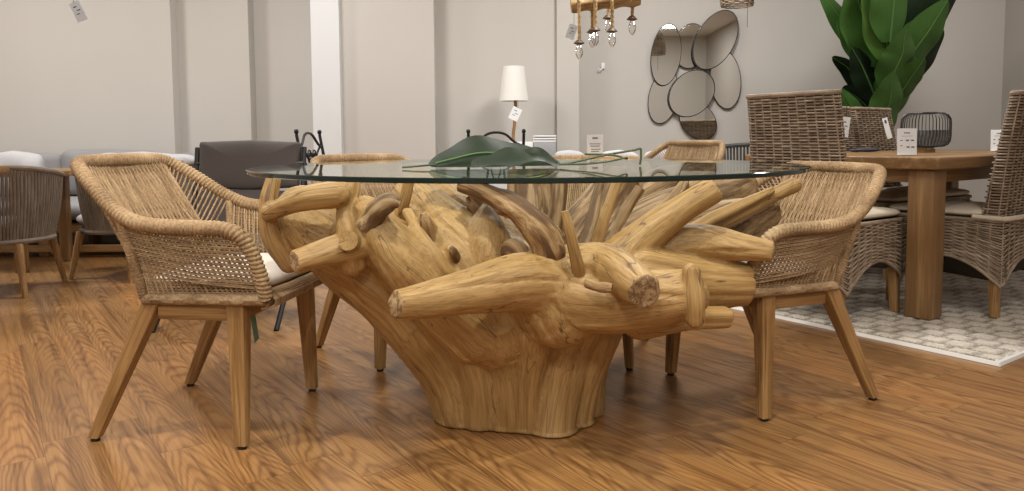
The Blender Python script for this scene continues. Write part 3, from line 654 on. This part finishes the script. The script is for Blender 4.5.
def on_table(x, y, z=top):              # the spot of the table top seen at that photo column, at table-local depth y
    d = ray(x, 150); k = 1.0; best = min(np.linspace(2, 6, 900), key=lambda Y: abs((Vector((d.x/d.y*Y, Y, 0))-tc).dot(E1)-y)); return Vector((d.x/d.y*best, best, z))
def yaw(p): return -math.atan2(p.x, p.y)
p = on_table(907, .16); card('price_card', 'white price card on the teak table, left of the two, before the wire lamp', 'price card', p, .083, .128, yaw(p)+.12, LN, group='price cards')
p = on_table(999, .30); card('price_card', 'white price card on the teak table, beside the right wicker chair back', 'price card', p, .086, .128, yaw(p)+.1, LN, group='price cards')
p = on_table(925, .48); o = thing('wire_lamp', 'black wire cage table lamp with wooden foot on the teak table', 'lamp', p, yaw(p))
m = MB(); m.lathe([(0, 0), (.052, 0), (.052, .018), (.045, .022), (.045, .03), (0, .03)], 28); m.build('foot', M['leg'], o)
RW, RH = .128, .098
def rr_prof(a):                         # rounded-rectangle meridian of the cage
    c, s = math.cos(a), math.sin(a); k = (abs(c/RW)**5+abs(s/RH)**5)**(-1/5); return max(.012, k*c), .03+RH+k*s
m = MB()
for i in range(44):
    a = i/44*2*PI; m.tube([(rr_prof(b)[0]*math.cos(a), rr_prof(b)[0]*math.sin(a), rr_prof(b)[1]) for b in np.linspace(-1.40, 1.40, 16)], .0016, 4)
m.build('wire_cage', M['black'], o)
for b in (-1.05, -.78, .78, 1.05):
    m = MB(); m.tube([(rr_prof(b)[0]*math.cos(a), rr_prof(b)[0]*math.sin(a), rr_prof(b)[1]) for a in np.linspace(0, 2*PI, 49)[:-1]], .003, 5, closed=True)
    m.build('cage_ring', M['black'], o)
m = MB()
for k in range(15):
    z = .036+.0062*k; aa = math.asin(max(-1, min(1, (z-.03-RH)/RH))); r_ = min(RW, (1-abs((z-.03-RH)/RH)**5)**.2*RW)
    m.tube([(r_*math.cos(a)*1.004, r_*math.sin(a)*1.004, z+.0015*math.sin(a*44)) for a in np.linspace(0, 2*PI, 133)[:-1]], .0019, 4, closed=True)
m.build('woven_lower_half', M['charcoalrope'], o)
p = on_table(866, .62); o = MB(); o.pillow((0, 0, .012), (.13, .07, .024), .9, wob=.012); o.pillow((-.05, .01, .010), (.08, .06, .02), .8, wob=.01)
tag(o.build('cloth_pouch', M['purple'], None, p, yaw(p)+.1), 'small crumpled dark purple pouch on the teak table', 'pouch')
def hang_tag(label, top_p, w, hgt, yw, lean, mat='white', string=.1, blk=None):
    o = thing('price_tag', label, 'tag', top_p, yw, 'hanging price tags'); Mx = Matrix.Rotation(lean, 3, 'Y')
    m = MB(); m.box(Mx @ Vector((0, 0, -hgt/2)), (w, .0015, hgt), .0003, 1, M=Mx); m.build('paper', M[mat], o)
    m = MB(); m.tube([(0, 0, -.004), (0, 0, string)], .0012, 4); m.build('string', M['black'], o)
    for (x, z, lw, lh) in (blk or [(-.1, -.25, .3, .05), (.1, -.45, .35, .04), (-.1, -.62, .3, .04)]):
        m = MB(); m.box(Mx @ Vector((x*w, -.0014, z*hgt)), (lw*w, .001, lh*hgt), 0, M=Mx); m.build('print', M['ink'], o)
    return o
p = at(884.5, 118, 4.80); hang_tag('pale narrow tag on the wicker chair behind the price card', p, .030, .135, yaw(p), -.26, 'white', .03, [(0, -.18, .4, .16)])
p = at(846.5, 117, 3.38); hang_tag('pale tag at the edge of the tall wicker chair back', p, .035, .09, yaw(p), .1, 'white', .05)
# ------------------------------------------------------------------ leaf lying on the glass
def leaf_mesh(m, mid, side, width, fold=.25, n=26, k=9, wave=.0, floor_z=None, pw=.6):
    """blade along the points mid; side = sideways direction(s); width = greatest half width"""
    P = np.array(resample([np.array(p, float) for p in spline(mid, 10)], n)); rings = []; G = []
    T = np.gradient(P, axis=0); T /= np.linalg.norm(T, axis=1)[:, None]; sd = np.array(side, float)
    for i in range(n):
        t = i/(n-1); s_ = sd-T[i]*(sd@T[i]); s_ /= np.linalg.norm(s_); nn = np.cross(T[i], s_)
        w = width*(max(0., math.sin(PI*min(1, .03+.97*t)**.85))**pw)+.002
        for j in range(k):
            x = j/(k-1)*2-1; rings.append(P[i]+s_*w*x+nn*(fold*w*abs(x)**1.3+wave*w*math.sin(t*15+x*2)*abs(x))); G.append((t*2+width*9, x*.5, width*7))
    f = [(i*k+j, i*k+j+1, (i+1)*k+j+1, (i+1)*k+j) for i in range(n-1) for j in range(k-1)]
    VV = np.array(rings)
    if floor_z is not None: VV[:, 2] = np.maximum(VV[:, 2], floor_z+.0015*np.random.default_rng(3).random(len(VV)))
    m.add(VV, f, np.array(G)); return P
gz = TZ+.002
lf = thing('large_leaf', 'big dark green artificial leaf lying on the glass table', 'leaf', (0, 0, 0))
def ongl(x, Y, dz=0): q = at(x, 150, Y); return np.array([q.x, q.y, gz+dz])
m = MB(); PM = leaf_mesh(m, [ongl(430, 2.06, .004), ongl(452, 2.08, .018), ongl(480, 2.10, .034), ongl(512, 2.12, .030), ongl(540, 2.12, .018), ongl(562, 2.10, .006)], (0, .86, .50), .115, -.10, pw=1.05, wave=.05, floor_z=gz+.001)
bl = m.build('blade', M['leafdeep'], lf)
m = MB(); m.tube([p+np.array([0, -.004, .004]) for p in PM[1:-1]], np.linspace(.003, .0045, len(PM)-2), 6); m.build('midrib', M['leaf'], bl)
m = MB(); leaf_mesh(m, [ongl(470, 1.98, .004), ongl(490, 1.97, .010), ongl(515, 1.97, .018), ongl(538, 1.98, .022), ongl(560, 2.03, .006)], (.1, 1, .35), .06, .25, wave=.08, floor_z=gz+.003); m.build('blade', M['leafdeep'], lf)
m = MB(); m.tube(spline([ongl(402, 2.0, .003), ongl(420, 2.02, .006), ongl(436, 2.06, .008)], 6), .003, 6); m.build('leaf_tip', M['stem'], lf)
m = MB(); m.tube(spline([ongl(560, 2.1, .006), ongl(575, 2.1, .012), ongl(605, 2.12, .030), ongl(632, 2.15, .042), ongl(640, 2.15, .048)], 6)+[np.array(p) for p in (ongl(641, 2.15, .046), ongl(641, 2.15, .02), ongl(640, 2.15, .001))], .0035, 6); m.build('stalk', M['stem'], lf)
m = MB(); m.tube(spline([ongl(560, 2.06, .006), ongl(590, 2.0, .010), ongl(612, 1.98, .018), ongl(625, 2.02, .024), ongl(626, 2.1, .020), ongl(612, 2.12, .03), ongl(585, 2.16, .032)], 8), .003, 6); m.build('stalk', M['stem'], lf)
# ------------------------------------------------------------------ tall plant behind the teak table
PB = Vector((2.85, 5.80, 0)); pl = thing('potted_plant', 'tall broad leaved green plant behind the teak table', 'plant', PB)
m = MB(); m.lathe([(0, 0), (.15, 0), (.19, .02), (.21, .34), (.205, .36), (.185, .36), (.18, .31), (0, .30)], 36); m.build('pot', M['greybox'], pl)
m = MB()
for dx, dy in ((0, 0), (.03, .02), (-.03, .01)): m.tube(spline([(dx, dy, .30), (dx*1.5+.01, dy, .9), (dx*2.0+.04, dy*2, 1.5)], 6), .018, 8)
m.build('trunk', M['stem'], pl)
LV = [ # base (x,y px), tip px, mid bow px, half width m, depth offsets, material
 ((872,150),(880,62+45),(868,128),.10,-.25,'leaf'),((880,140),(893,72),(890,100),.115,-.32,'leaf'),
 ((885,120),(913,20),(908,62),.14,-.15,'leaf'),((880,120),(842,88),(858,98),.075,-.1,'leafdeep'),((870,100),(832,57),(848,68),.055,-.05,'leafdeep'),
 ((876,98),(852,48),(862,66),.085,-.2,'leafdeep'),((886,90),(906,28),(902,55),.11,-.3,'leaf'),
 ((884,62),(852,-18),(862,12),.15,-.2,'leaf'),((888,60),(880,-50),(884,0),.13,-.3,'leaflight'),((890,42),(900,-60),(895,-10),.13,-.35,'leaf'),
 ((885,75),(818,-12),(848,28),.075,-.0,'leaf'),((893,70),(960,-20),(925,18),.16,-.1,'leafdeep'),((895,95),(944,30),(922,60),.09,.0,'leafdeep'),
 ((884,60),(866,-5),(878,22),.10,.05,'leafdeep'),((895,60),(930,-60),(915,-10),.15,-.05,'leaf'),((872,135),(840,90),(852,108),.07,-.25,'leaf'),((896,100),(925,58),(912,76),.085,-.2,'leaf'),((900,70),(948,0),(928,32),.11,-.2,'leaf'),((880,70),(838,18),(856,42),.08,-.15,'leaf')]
for (b, tp_, md, w, dy, mt) in LV:
    Y = 5.75+dy; pb, pm, pt = [np.array(at(*q, Y+k))-np.array(PB) for q, k in ((b, .05), (md, -.04), (tp_, -.10))]
    m = MB(); d = pt-pb; sd = np.array([d[2], .35*abs(d[2])+.02, -d[0]]); leaf_mesh(m, [pb, lerp(pb, pm, .6), pm, lerp(pm, pt, .55), pt], sd, w*1.38, .22, wave=.05)
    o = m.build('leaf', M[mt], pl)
    m = MB(); m.tube(resample(spline([pb, lerp(pb, pm, .6), pm, lerp(pm, pt, .55), pt], 6), 14), np.linspace(.009, .002, 14), 5); m.build('midrib', M['midrib'], o)
    st = MB(); st.tube(spline([(.03, 0, .95), lerp((.03, 0, 1.0), pb, .6), pb], 5), .009, 6); st.build('leaf_stalk', M['stem'], o)
# ------------------------------------------------------------------ round mirrors
MY = 6.56
mr = thing('wall_mirror', 'cluster of seven overlapping oval mirrors on the back wall', 'mirror', at(696, 80, 6.45))
OV = [((666,55),(14.5,30),.12,.030),((690.5,46),(16,22),.2,.012),((715.5,40),(18.5,31),.50,.045),((725.5,80),(15,28.5),-.10,.012),((663.5,97),(14.5,26.5),.20,.012),((691.7,93.5),(20,25),.75,.040),((698,121),(16,21),-.75,.020)]
for k, ((px, py), (a, b), rot, off) in enumerate(OV):
    c = at(px, py, 6.45-off-.006)-mr.location; sc = 6.45/750; n = 56; th = np.arange(n)/n*2*PI
    x = a*1.02*sc*np.cos(th); z = b*1.02*sc*np.sin(th); X = x*math.cos(rot)+z*math.sin(rot); Z = -x*math.sin(rot)+z*math.cos(rot)
    el = lambda f, y: np.stack([X*f+c.x, np.full(n, y+c.y), Z*f+c.z], 1)
    m = MB(); m.loft([el(1, .012), el(1.0, -.003), el(.965, -.004), el(.965, .0)], caps=True); fr = m.build('frame', M['black'], mr)
    m = MB(); m.add(el(.968, -.0022), [tuple(range(n))]); m.build('glass', M['mirror'], fr)
# ------------------------------------------------------------------ log pendant with rope bulbs
LY_ = 4.6; pd = thing('rope_pendant_light', 'wooden log pendant with bulbs hung on knotted ropes', 'pendant light', at(604, 5, LY_))
def rel(x, y, Y=LY_): return np.array(at(x, y, Y)-pd.location)
m = MB(); f0 = 3.
m.tube(resample([rel(571, 6), rel(600, 3), rel(640, -1)], 30), .040, 16, rfun=lambda L, t: 1+.12*np.sin(L*55)+.05*np.cos(t*3)); m.build('log', M['palewood'], pd)
def ropeline(m, pts, r): m.tube(resample(pts, 40), r, 8, rfun=lambda L, t: .8+.3*np.abs(np.sin(PI*L/.03+t)))
for (x, yb, dY) in ((579,42,-.06),(592,31,.02),(595,29,-.10),(608,17,.10),(612,30,-.05),(632,18,.0)):
    Y = LY_+dY; m = MB(); ropeline(m, [rel(x, -3, Y), rel(x+.4, yb-8, Y), rel(x, yb, Y)], .010); ropeline(m, [rel(x-1, 1, Y-.045), rel(x+1, 1, Y+.045), rel(x+1, 10, Y+.045)], .008)
    rp = m.build('rope', M['jute'], pd)
    c = rel(x, yb, Y); m = MB(); m.lathe([(0, .012), (.014, .012), (.030, -.004), (.034, -.008), (.020, -.014), (0, -.016)], 16, c); m.build('socket', M['darkwood'], rp)
    m = MB(); m.lathe([(.012, -.014), (.016, -.03), (.026, -.052), (.024, -.075), (.012, -.096), (.001, -.104)], 18, c); m.build('bulb', M['bulb'], rp)
for x in (585, 628):
    m = MB(); q = rel(x, 0); m.tube([q, (q[0], q[1], CEIL-pd.location.z)], .006, 6); m.build('suspension_rope', M['rope'], pd)
hang_tag('pale blue tag hanging from the log pendant', at(574, 25, LY_-.05), .052, .085, yaw(at(574, 25, LY_)), .35, 'bluewhite', .10)
hang_tag('pale blue tag hanging by itself at the top left', at(73.5, 2, 3.4), .046, .090, .1, -.42, 'bluewhite', CEIL-at(73.5, 2, 3.4).z)
# wicker pendant at the top edge
bp_ = at(737, 3, 5.0); o = thing('wicker_pendant_light', 'dark wicker pendant shade at the top picture edge', 'pendant light', bp_)
def shf(u, v):
    a = u*2*PI; r = .10+.03*v-.06*v*v; return np.array([r*math.cos(a), r*math.sin(a), -.022+.22*v]), np.array([math.cos(a), math.sin(a), 0])
m = MB(); weave(m, shf, 20, 20, .0045, .004); m.build('shade', M['rattan'], o)
m = MB(); m.tube([(0, 0, .18), (0, 0, CEIL-bp_.z)], .004, 6); m.build('cord', M['black'], o)
m = MB(); m.tube([(.045, -.08, -.02), (.045, -.08, -.17)], .0015, 4); m.build('pull_string', M['black'], o)
# ------------------------------------------------------------------ sideboard, lamp and boxes far behind
SBY = 5.85; cz = .685; cx = at(512, 150, SBY).x
o = thing('sideboard', 'low pale sideboard by the back wall behind the big leaf', 'sideboard', (cx, SBY, 0))
m = MB(); m.box((0, 0, cz/2+.02), (1.0, .36, cz-.04), .004, ax=0); m.build('body', M['wallpale'], o)
for x in (-.25, .25): m = MB(); m.box((x, -.186, cz/2+.02), (.485, .012, cz-.10), .002); d_ = m.build('door', M['wallpale'], o)
for x in (-.45, .45):
    for y in (-.13, .13): m = MB(); m.box((x, y, .022), (.04, .04, .044), .003); m.build('leg', M['darkwood'], o)
LP = Vector((at(514, 100, SBY+.08).x, SBY+.08, cz)); o = thing('table_lamp', 'table lamp with white tapered shade and driftwood stem', 'lamp', LP)
zz = lambda y: at(514, y, SBY+.08).z-cz
m = MB(); m.lathe([(0, 0), (.06, 0), (.06, .015), (.02, .022), (0, .022)], 24); m.build('foot', M['darkwood'], o)
m = MB(); m.tube(spline([(.0, 0, .02), (-.006, 0, zz(135)), (.006, 0, zz(118)), (.012, 0, zz(98))], 8), .013, 10, rfun=lambda L, t: 1+.15*np.sin(L*40+t)); m.build('stem', M['leg'], o)
m = MB(); n = 40
m.lathe([(.113, zz(101)), (.083, zz(66.5)), (.080, zz(66.5)), (.110, zz(101))], 48, caps=False); m.loft([[( (.110)*math.cos(a), (.110)*math.sin(a), zz(101)) for a in th2] for th2 in (np.arange(48)/48*2*PI,)]+[[((.113)*math.cos(a), (.113)*math.sin(a), zz(101)) for a in np.arange(48)/48*2*PI]], caps=False); m.build('lamp_shade', M['shade'], o)
hang_tag('white tag tied to the stem of the driftwood table lamp', at(518, 108, SBY-.03), .075, .10, 0, .45, 'white', .06)
bx = lambda x, y, Y=SBY-.17: at(x, y, Y)
a, b = bx(485, 150), bx(533, 150); o = tag(MB().box(((a.x+b.x)/2, SBY-.09, cz+.0665), (b.x-a.x, .16, .13), .004).build('storage_box', M['white']), 'long white flat box behind the big leaf', 'box')
a, b = bx(533.5, 150), bx(556, 150); gh = bx(540, 142.5).z-cz
o = tag(MB().box(((a.x+b.x)/2, SBY-.09, cz+gh/2), (b.x-a.x, .16, gh-.001), .004).build('storage_box', M['greybox']), 'grey box beside the long white box, under three white lids', 'box')
zt = cz+gh
for k in range(3): tag(MB().box(((a.x+b.x)/2+.002*k, SBY-.09, zt+.009+.0195*k), (b.x-a.x, .16, .0125), .002).build('white_tray', M['white']), ['lowest', 'middle', 'topmost'][k]+' of three flat white trays stacked on the grey box', 'tray', 'flat white trays'); 
for k in range(2): tag(MB().box(((a.x+b.x)/2, SBY-.09, zt+.0188+.0195*k), (b.x-a.x-.02, .13, .0055), .001).build('spacer', M['ink']), ['lower', 'upper'][k]+' dark spacer between the white trays on the grey box', 'spacer', 'dark tray spacers')
# ------------------------------------------------------------------ black iron chairs
def iron_chair(label, loc, rz):
    t = thing('iron_chair', label, 'chair', loc, rz, 'black iron bistro chairs'); hgt = .87
    for s in (-1, 1):
        m = MB(); m.tube(spline([(s*.185, -.20, 0), (s*.18, -.185, .44), (s*.175, -.22, .70), (s*.175, -.25, hgt)], 6), .0095, 8); m.pillow((s*.175, -.25, hgt+.015), (.026, .026, .030), 1, n=8); m.build('rear_post', M['black'], t)
        m = MB(); m.tube([(s*.18, .19, 0), (s*.17, .17, .44)], .011, 8); m.build('leg', M['black'], t)
    y = lambda z: -.185-.065*max(0, (z-.44)/.43)
    m = MB(); m.tube(spline([(-.175, y(.79), .79), (-.12, y(.81), .815), (-.06, y(.87), .865), (0, y(.88), .878), (.06, y(.87), .865), (.12, y(.81), .815), (.175, y(.79), .79)], 8), .008, 8); m.build('arched_rail', M['black'], t)
    m = MB(); m.tube([(-.178, y(.56), .56), (.178, y(.56), .56)], .009, 8); m.build('lower_rail', M['black'], t)
    m = MB()
    for s in (-1, 1):
        m.tube(spline([(s*.15, y(.8), .80), (s*.07, y(.74), .74), (s*.05, y(.66), .66), (s*.06, y(.57), .57)], 6), .007, 6)
        m.tube([np.array([s*(.035+.032*(1-k/30)*math.cos(k*.42)), y(.75), .745+.036*(1-k/30)*math.sin(k*.42)]) for k in range(30)], .005, 5)
        m.tube([np.array([s*(.135+.026*(1-k/30)*math.cos(k*.42)), y(.70), .70+.03*(1-k/30)*math.sin(k*.42)]) for k in range(30)], .005, 5)
        m.tube(spline([(s*.005, y(.68), .70), (s*.03, y(.64), .65), (s*.01, y(.57), .57)], 6), .006, 5)
    m.build('scrollwork', M['black'], t)
    m = MB(); m.box((0, 0, .445), (.37, .38, .018), .006); m.build('seat', M['black'], t)
    return t
ic = iron_chair('black iron chair with arched scroll back, right of the dark lounger', (0, 0, 0), 0)
def seat_back(o, x, Y, a):
    q = at(x, 140, Y); o.rotation_euler.z = a; o.location = (q.x-.235*math.sin(a), Y+.235*math.cos(a), 0)
seat_back(ic, 311, 4.45, math.radians(-97))
ic2 = dup(ic, (0, 4.75, 0), 0, 'black iron chair behind the big leaf, only arch and post knobs showing'); seat_back(ic2, 496, 4.75, math.radians(6))
# ------------------------------------------------------------------ lounge corner at the left
def tub_chair(name, label, loc, rz, mat, group, cushion=None, hgt=.70, rad=.31, fan=205):
    """round backed chair: upright ropes between a top and a bottom ring"""
    t = thing(name, label, 'chair', loc, rz, group); a0 = math.radians(-90-fan/2); a1 = math.radians(-90+fan/2); n = 64
    top = lambda a: np.array([rad*1.04*math.cos(a), rad*1.0*math.sin(a), hgt-.10*max(0, (abs(a+PI/2)/math.radians(fan/2))-.35)**1.5])
    low = lambda a: np.array([rad*.86*math.cos(a), rad*.84*math.sin(a), .30])
    m = MB()
    for i in range(n):
        a = a0+(a1-a0)*(i+.5)/n; p, b = top(a), low(a); mid = lerp(p, b, .5)*np.array([1.03, 1.03, 1]); m.tube(spline([p, mid, b], 3), .0075, 6)
    m.build('rope_back', mat, t)
    m = MB(); m.tube([top(a) for a in np.linspace(a0, a1, 40)], .015, 8); m.build('top_rail', mat, t)
    m = MB(); m.tube([low(a) for a in np.linspace(a0, a1, 40)], .016, 8); m.build('bottom_rail', mat, t)
    m = MB(); m.lathe([(0, .285), (rad*.86, .285), (rad*.88, .30), (rad*.86, .315), (0, .315)], 40); m.build('seat', M['rattanback'], t)
    m = MB(); m.pillow((0, .02, .365), (rad*1.62, rad*1.62, .10), .8); m.build('seat_cushion', cushion or M['midgrey'], t)
    if cushion: m = MB(); m.pillow((0, -.15, hgt-.07), (rad*1.55, .14, .30), .4, M=Matrix.Rotation(.18, 3, 'X'), wob=.01); m.build('back_cushion', cushion, t)
    for x, y in ((.19, .18), (-.19, .18), (.18, -.18), (-.18, -.18)):
        m = MB(); m.loft([[(x*(1.25-.25*q)+r*math.cos(b), y*(1.25-.25*q)+r*math.sin(b), .29*q) for b in np.arange(12)/12*2*PI] for q, r in ((0, .014), (.5, .020), (1, .025))]); m.build('leg', M['leg'], t)
    return t
GT = 'taupe rope chairs at the left'
tb = tub_chair('rope_tub_chair', 'taupe rope chair seen from behind at the left picture edge', (-2.87, 4.17, 0), math.radians(8), M['greyrope'], GT)
dup(tb, (-2.40, 4.67, 0), math.radians(72), 'taupe rope chair half hidden behind the left armchair back')
dup(tb, (-1.99, 5.12, 0), math.radians(165), 'taupe rope chair just left of the dark lounger')
# low wood table between them
tq = Vector((-3.50, 5.0, 0)); o = thing('outdoor_table', 'orange brown wood table among the taupe rope chairs', 'table', tq)
m = MB(); m.box((0, 0, .635), (1.35, .62, .035), .006, ax=0); m.build('tabletop', M['teak'], o)
for x in (-.58, .36):
    for y in (-.24, .24): m = MB(); m.box((x, y, .31), (.06, .06, .615), .005); m.build('leg', M['teak'], o)
tq = at(-50, 168, 3.5); tq.z = 0; o = thing('side_table', 'wood table corner just inside the left picture edge', 'table', tq)
m = MB(); m.box((-.22, 0, at(0, 167, 3.5).z-.02), (.60, .6, .035), .006, ax=0); m.build('tabletop', M['teak'], o)
m = MB(); m.box((-.25, 0, .33), (.08, .08, .65), .005); m.build('leg', M['teak'], o)
# sofa
SY = 5.80; sx0, sx1 = at(-60, 200, SY).x, at(203, 200, SY).x; so = thing('sofa', 'long grey outdoor sofa on a wood frame along the left wall', 'sofa', ((sx0+sx1)/2, SY, 0)); L_ = sx1-sx0
for z, y in ((.20, -.36), (.065, -.40)): m = MB(); m.box((0, y, z), (L_, .05, .05), .006, ax=0); m.build('frame_rail', M['leg'], so)
m = MB(); m.box((0, .0, .225), (L_, .70, .03), .004, ax=0); m.build('slat_base', M['darkwood'], so)
for x in (-L_/2+.05, 0, L_/2-.05):
    for y in (-.34, .30): m = MB(); m.box((x, y, .11), (.07, .07, .215), .004); m.build('leg', M['leg'], so)
m = MB(); m.box((0, .36, .45), (L_, .05, .36), .01, ax=0); m.build('back_frame', M['leg'], so)
for k in range(3): m = MB(); m.pillow(((k-1)*L_/3, -.03, .325), (L_/3-.01, .70, .17), .2); m.build('seat_cushion', M['midgrey'], so)
for a, b, y0 in ((-60, 44, 153), (43, 142, 150), (143, 203, 154)):
    xa, xb = at(a, 150, SY).x-so.location.x, at(b, 150, SY).x-so.location.x; zt = at((a+b)/2, y0, SY+.2).z
    m = MB(); m.pillow(((xa+xb)/2, .25, (zt+.40)/2), (xb-xa, zt-.40, .20), .22, wob=.012, M=Matrix.Rotation(PI/2, 3, 'X')); m.build('back_cushion', M['midgrey'], so)
def cushion(label, x0, x1, y0, y1, Y, mat, rot=0.):
    a, b = at(x0, y0, Y), at(x1, y1, Y); m = MB(); m.pillow((0, 0, 0), (b.x-a.x, a.z-b.z, .15), .32, wob=.022, M=Matrix.Rotation(PI/2+.12, 3, 'X'))
    tag(m.build('throw_cushion', M[mat], None, (a+b)/2), label, 'cushion', 'loose cushions on the sofa')
cushion('pale grey throw cushion on the sofa at the left picture edge', -6, 45, 152, 196, 5.68, 'lightgrey')
cushion('long pale grey throw cushion on the sofa above the left armchair', 97, 200, 153, 197, 5.68, 'lightgrey')
# dark reclining lounger
LQ = at(248, 200, 3.75); o = thing('folding_lounger', 'dark taupe padded folding lounger with black frame behind the left armchair', 'lounger', (LQ.x, 3.75, 0), math.radians(2))
wd = (298-198)/750*3.75
def lz(y): return at(248, y, 3.75).z
def padm(z0, z1, th_, mat, nm, lean=.20):
    m = MB(); m.pillow((0, 0, 0), (wd, (z1-z0)/math.cos(lean), th_), .10, n=18, wob=.008, M=Matrix.Rotation(PI/2-lean, 3, 'X')); return m.build(nm, mat, o, (0, ((z0+z1)/2-.45)*math.tan(lean), (z0+z1)/2))
padm(lz(189), lz(141.5), .075, M['taupe'], 'head_pad'); padm(lz(236), lz(191), .075, M['taupe'], 'back_pad')
m = MB(); m.pillow((0, -.28, .36), (wd, .56, .08), .15, wob=.005); m.build('seat_pad', M['taupe'], o)
for s in (-1, 1):
    m = MB(); m.tube([(s*(wd/2+.018), -.05, .30), (s*(wd/2+.018), .075, .80)], .013, 8); m.tube([(s*(wd/2+.018), -.58, .33), (s*(wd/2+.018), .05, .33)], .013, 8); m.build('side_tube', M['black'], o)
    m = MB(); m.tube([(s*(wd/2+.018), -.52, 0), (s*(wd/2+.018), .0, .40)], .012, 8); m.build('leg', M['black'], o)
    m = MB(); m.tube([(s*(wd/2+.018), .12, 0), (s*(wd/2+.018), -.30, .40)], .012, 8); m.build('leg', M['black'], o)
for y, z in ((.05, .72),): m = MB(); m.tube([(-wd/2-.018, y, z), (wd/2+.018, y, z)], .011, 8); m.build('cross_tube', M['black'], o)
# ------------------------------------------------------------------ outdoor armchairs far behind the table
GW = 'rope lounge chairs by the back wall'
LS = Vector((at(620, 150, 5.2).x, 5.22, 0)); o = thing('garden_sofa', 'rope backed garden sofa with white cushions by the mirror wall', 'sofa', LS); wl = .98
m = MB()
for i in range(70): x = -wl/2+wl*i/69; m.tube(spline([(x, -.33, .30), (x, -.36, .5), (x, -.37, .69)], 3), .006, 5)
m.build('rope_back', M['rope'], o)
for z in (.30, .69): m = MB(); m.tube([(-wl/2, -.35-.02*(z > .5), z), (wl/2, -.35-.02*(z > .5), z)], .014, 8); m.build('back_rail', M['rope'], o)
m = MB(); m.box((0, -.02, .30), (wl, .66, .03), .004, ax=0); m.build('seat_base', M['leg'], o)
for x in (-wl/2+.05, wl/2-.05):
    for y in (-.31, .27): m = MB(); m.box((x, y, .145), (.05, .05, .28), .004); m.build('leg', M['leg'], o)
for k in range(2): m = MB(); m.pillow(((k-.5)*wl/2, .0, .38), (wl/2-.01, .62, .13), .2); m.build('seat_cushion', M['linen'], o)
for x0, x1 in ((556, 587), (601, 641), (646, 684)):
    xa, xb = at(x0, 150, 5.0).x-LS.x, at(x1, 150, 5.0).x-LS.x; m = MB(); m.pillow(((xa+xb)/2, -.22, .60), (xb-xa, .30, .15), .30, wob=.02, M=Matrix.Rotation(PI/2+.1, 3, 'X')); m.build('back_cushion', M['lightgrey'], o)
q = at(744, 150, 5.5); dk = tub_chair('lounge_chair', 'charcoal rope lounge chair left of the tall wicker back', (q.x+.05, 5.5, 0), math.radians(25), M['charcoalrope'], None, None, .79, .36, 230)
# sign in a clear stand on a plinth behind the table
pq = at(595, 150, 4.22); pz = at(595, 157.5, 4.22).z
o = thing('display_stool', 'small wood stool under the white sign, hidden behind the glass table', 'stool', (pq.x, 4.22, 0))
m = MB(); m.lathe([(0, pz-.03), (.13, pz-.03), (.135, pz-.015), (.13, pz), (0, pz)], 30); m.build('seat', M['leg'], o)
for k in range(3): a = k*2*PI/3+.4; m = MB(); m.tube([(.14*math.cos(a), .14*math.sin(a), 0), (.08*math.cos(a), .08*math.sin(a), pz-.03)], .016, 8); m.build('leg', M['leg'], o)
card('price_sign', 'white printed sign standing behind the leaf stalk', 'sign', Vector((pq.x, 4.22, pz+.001)), .088, at(595, 135, 4.22).z-pz, yaw(pq), [(0, .86, .35, .06), (0, .60, .7, .03), (0, .50, .6, .03), (.05, .36, .6, .03), (0, .26, .5, .03)], 'white', .1, 'price cards')
# small hook on the wall
hk = at(603, 66, 6.44); o = thing('wall_hook', 'tiny clear hook stuck on the wall below the log pendant', 'hook', hk)
m = MB(); m.box((0, 0, 0), (.03, .012, .05), .004); m.build('plate', M['white'], o)
m = MB(); m.tube([(0, -.008, -.01), (-.02, -.02, -.035), (-.045, -.02, -.025)], .005, 6); m.build('hook', M['white'], o)
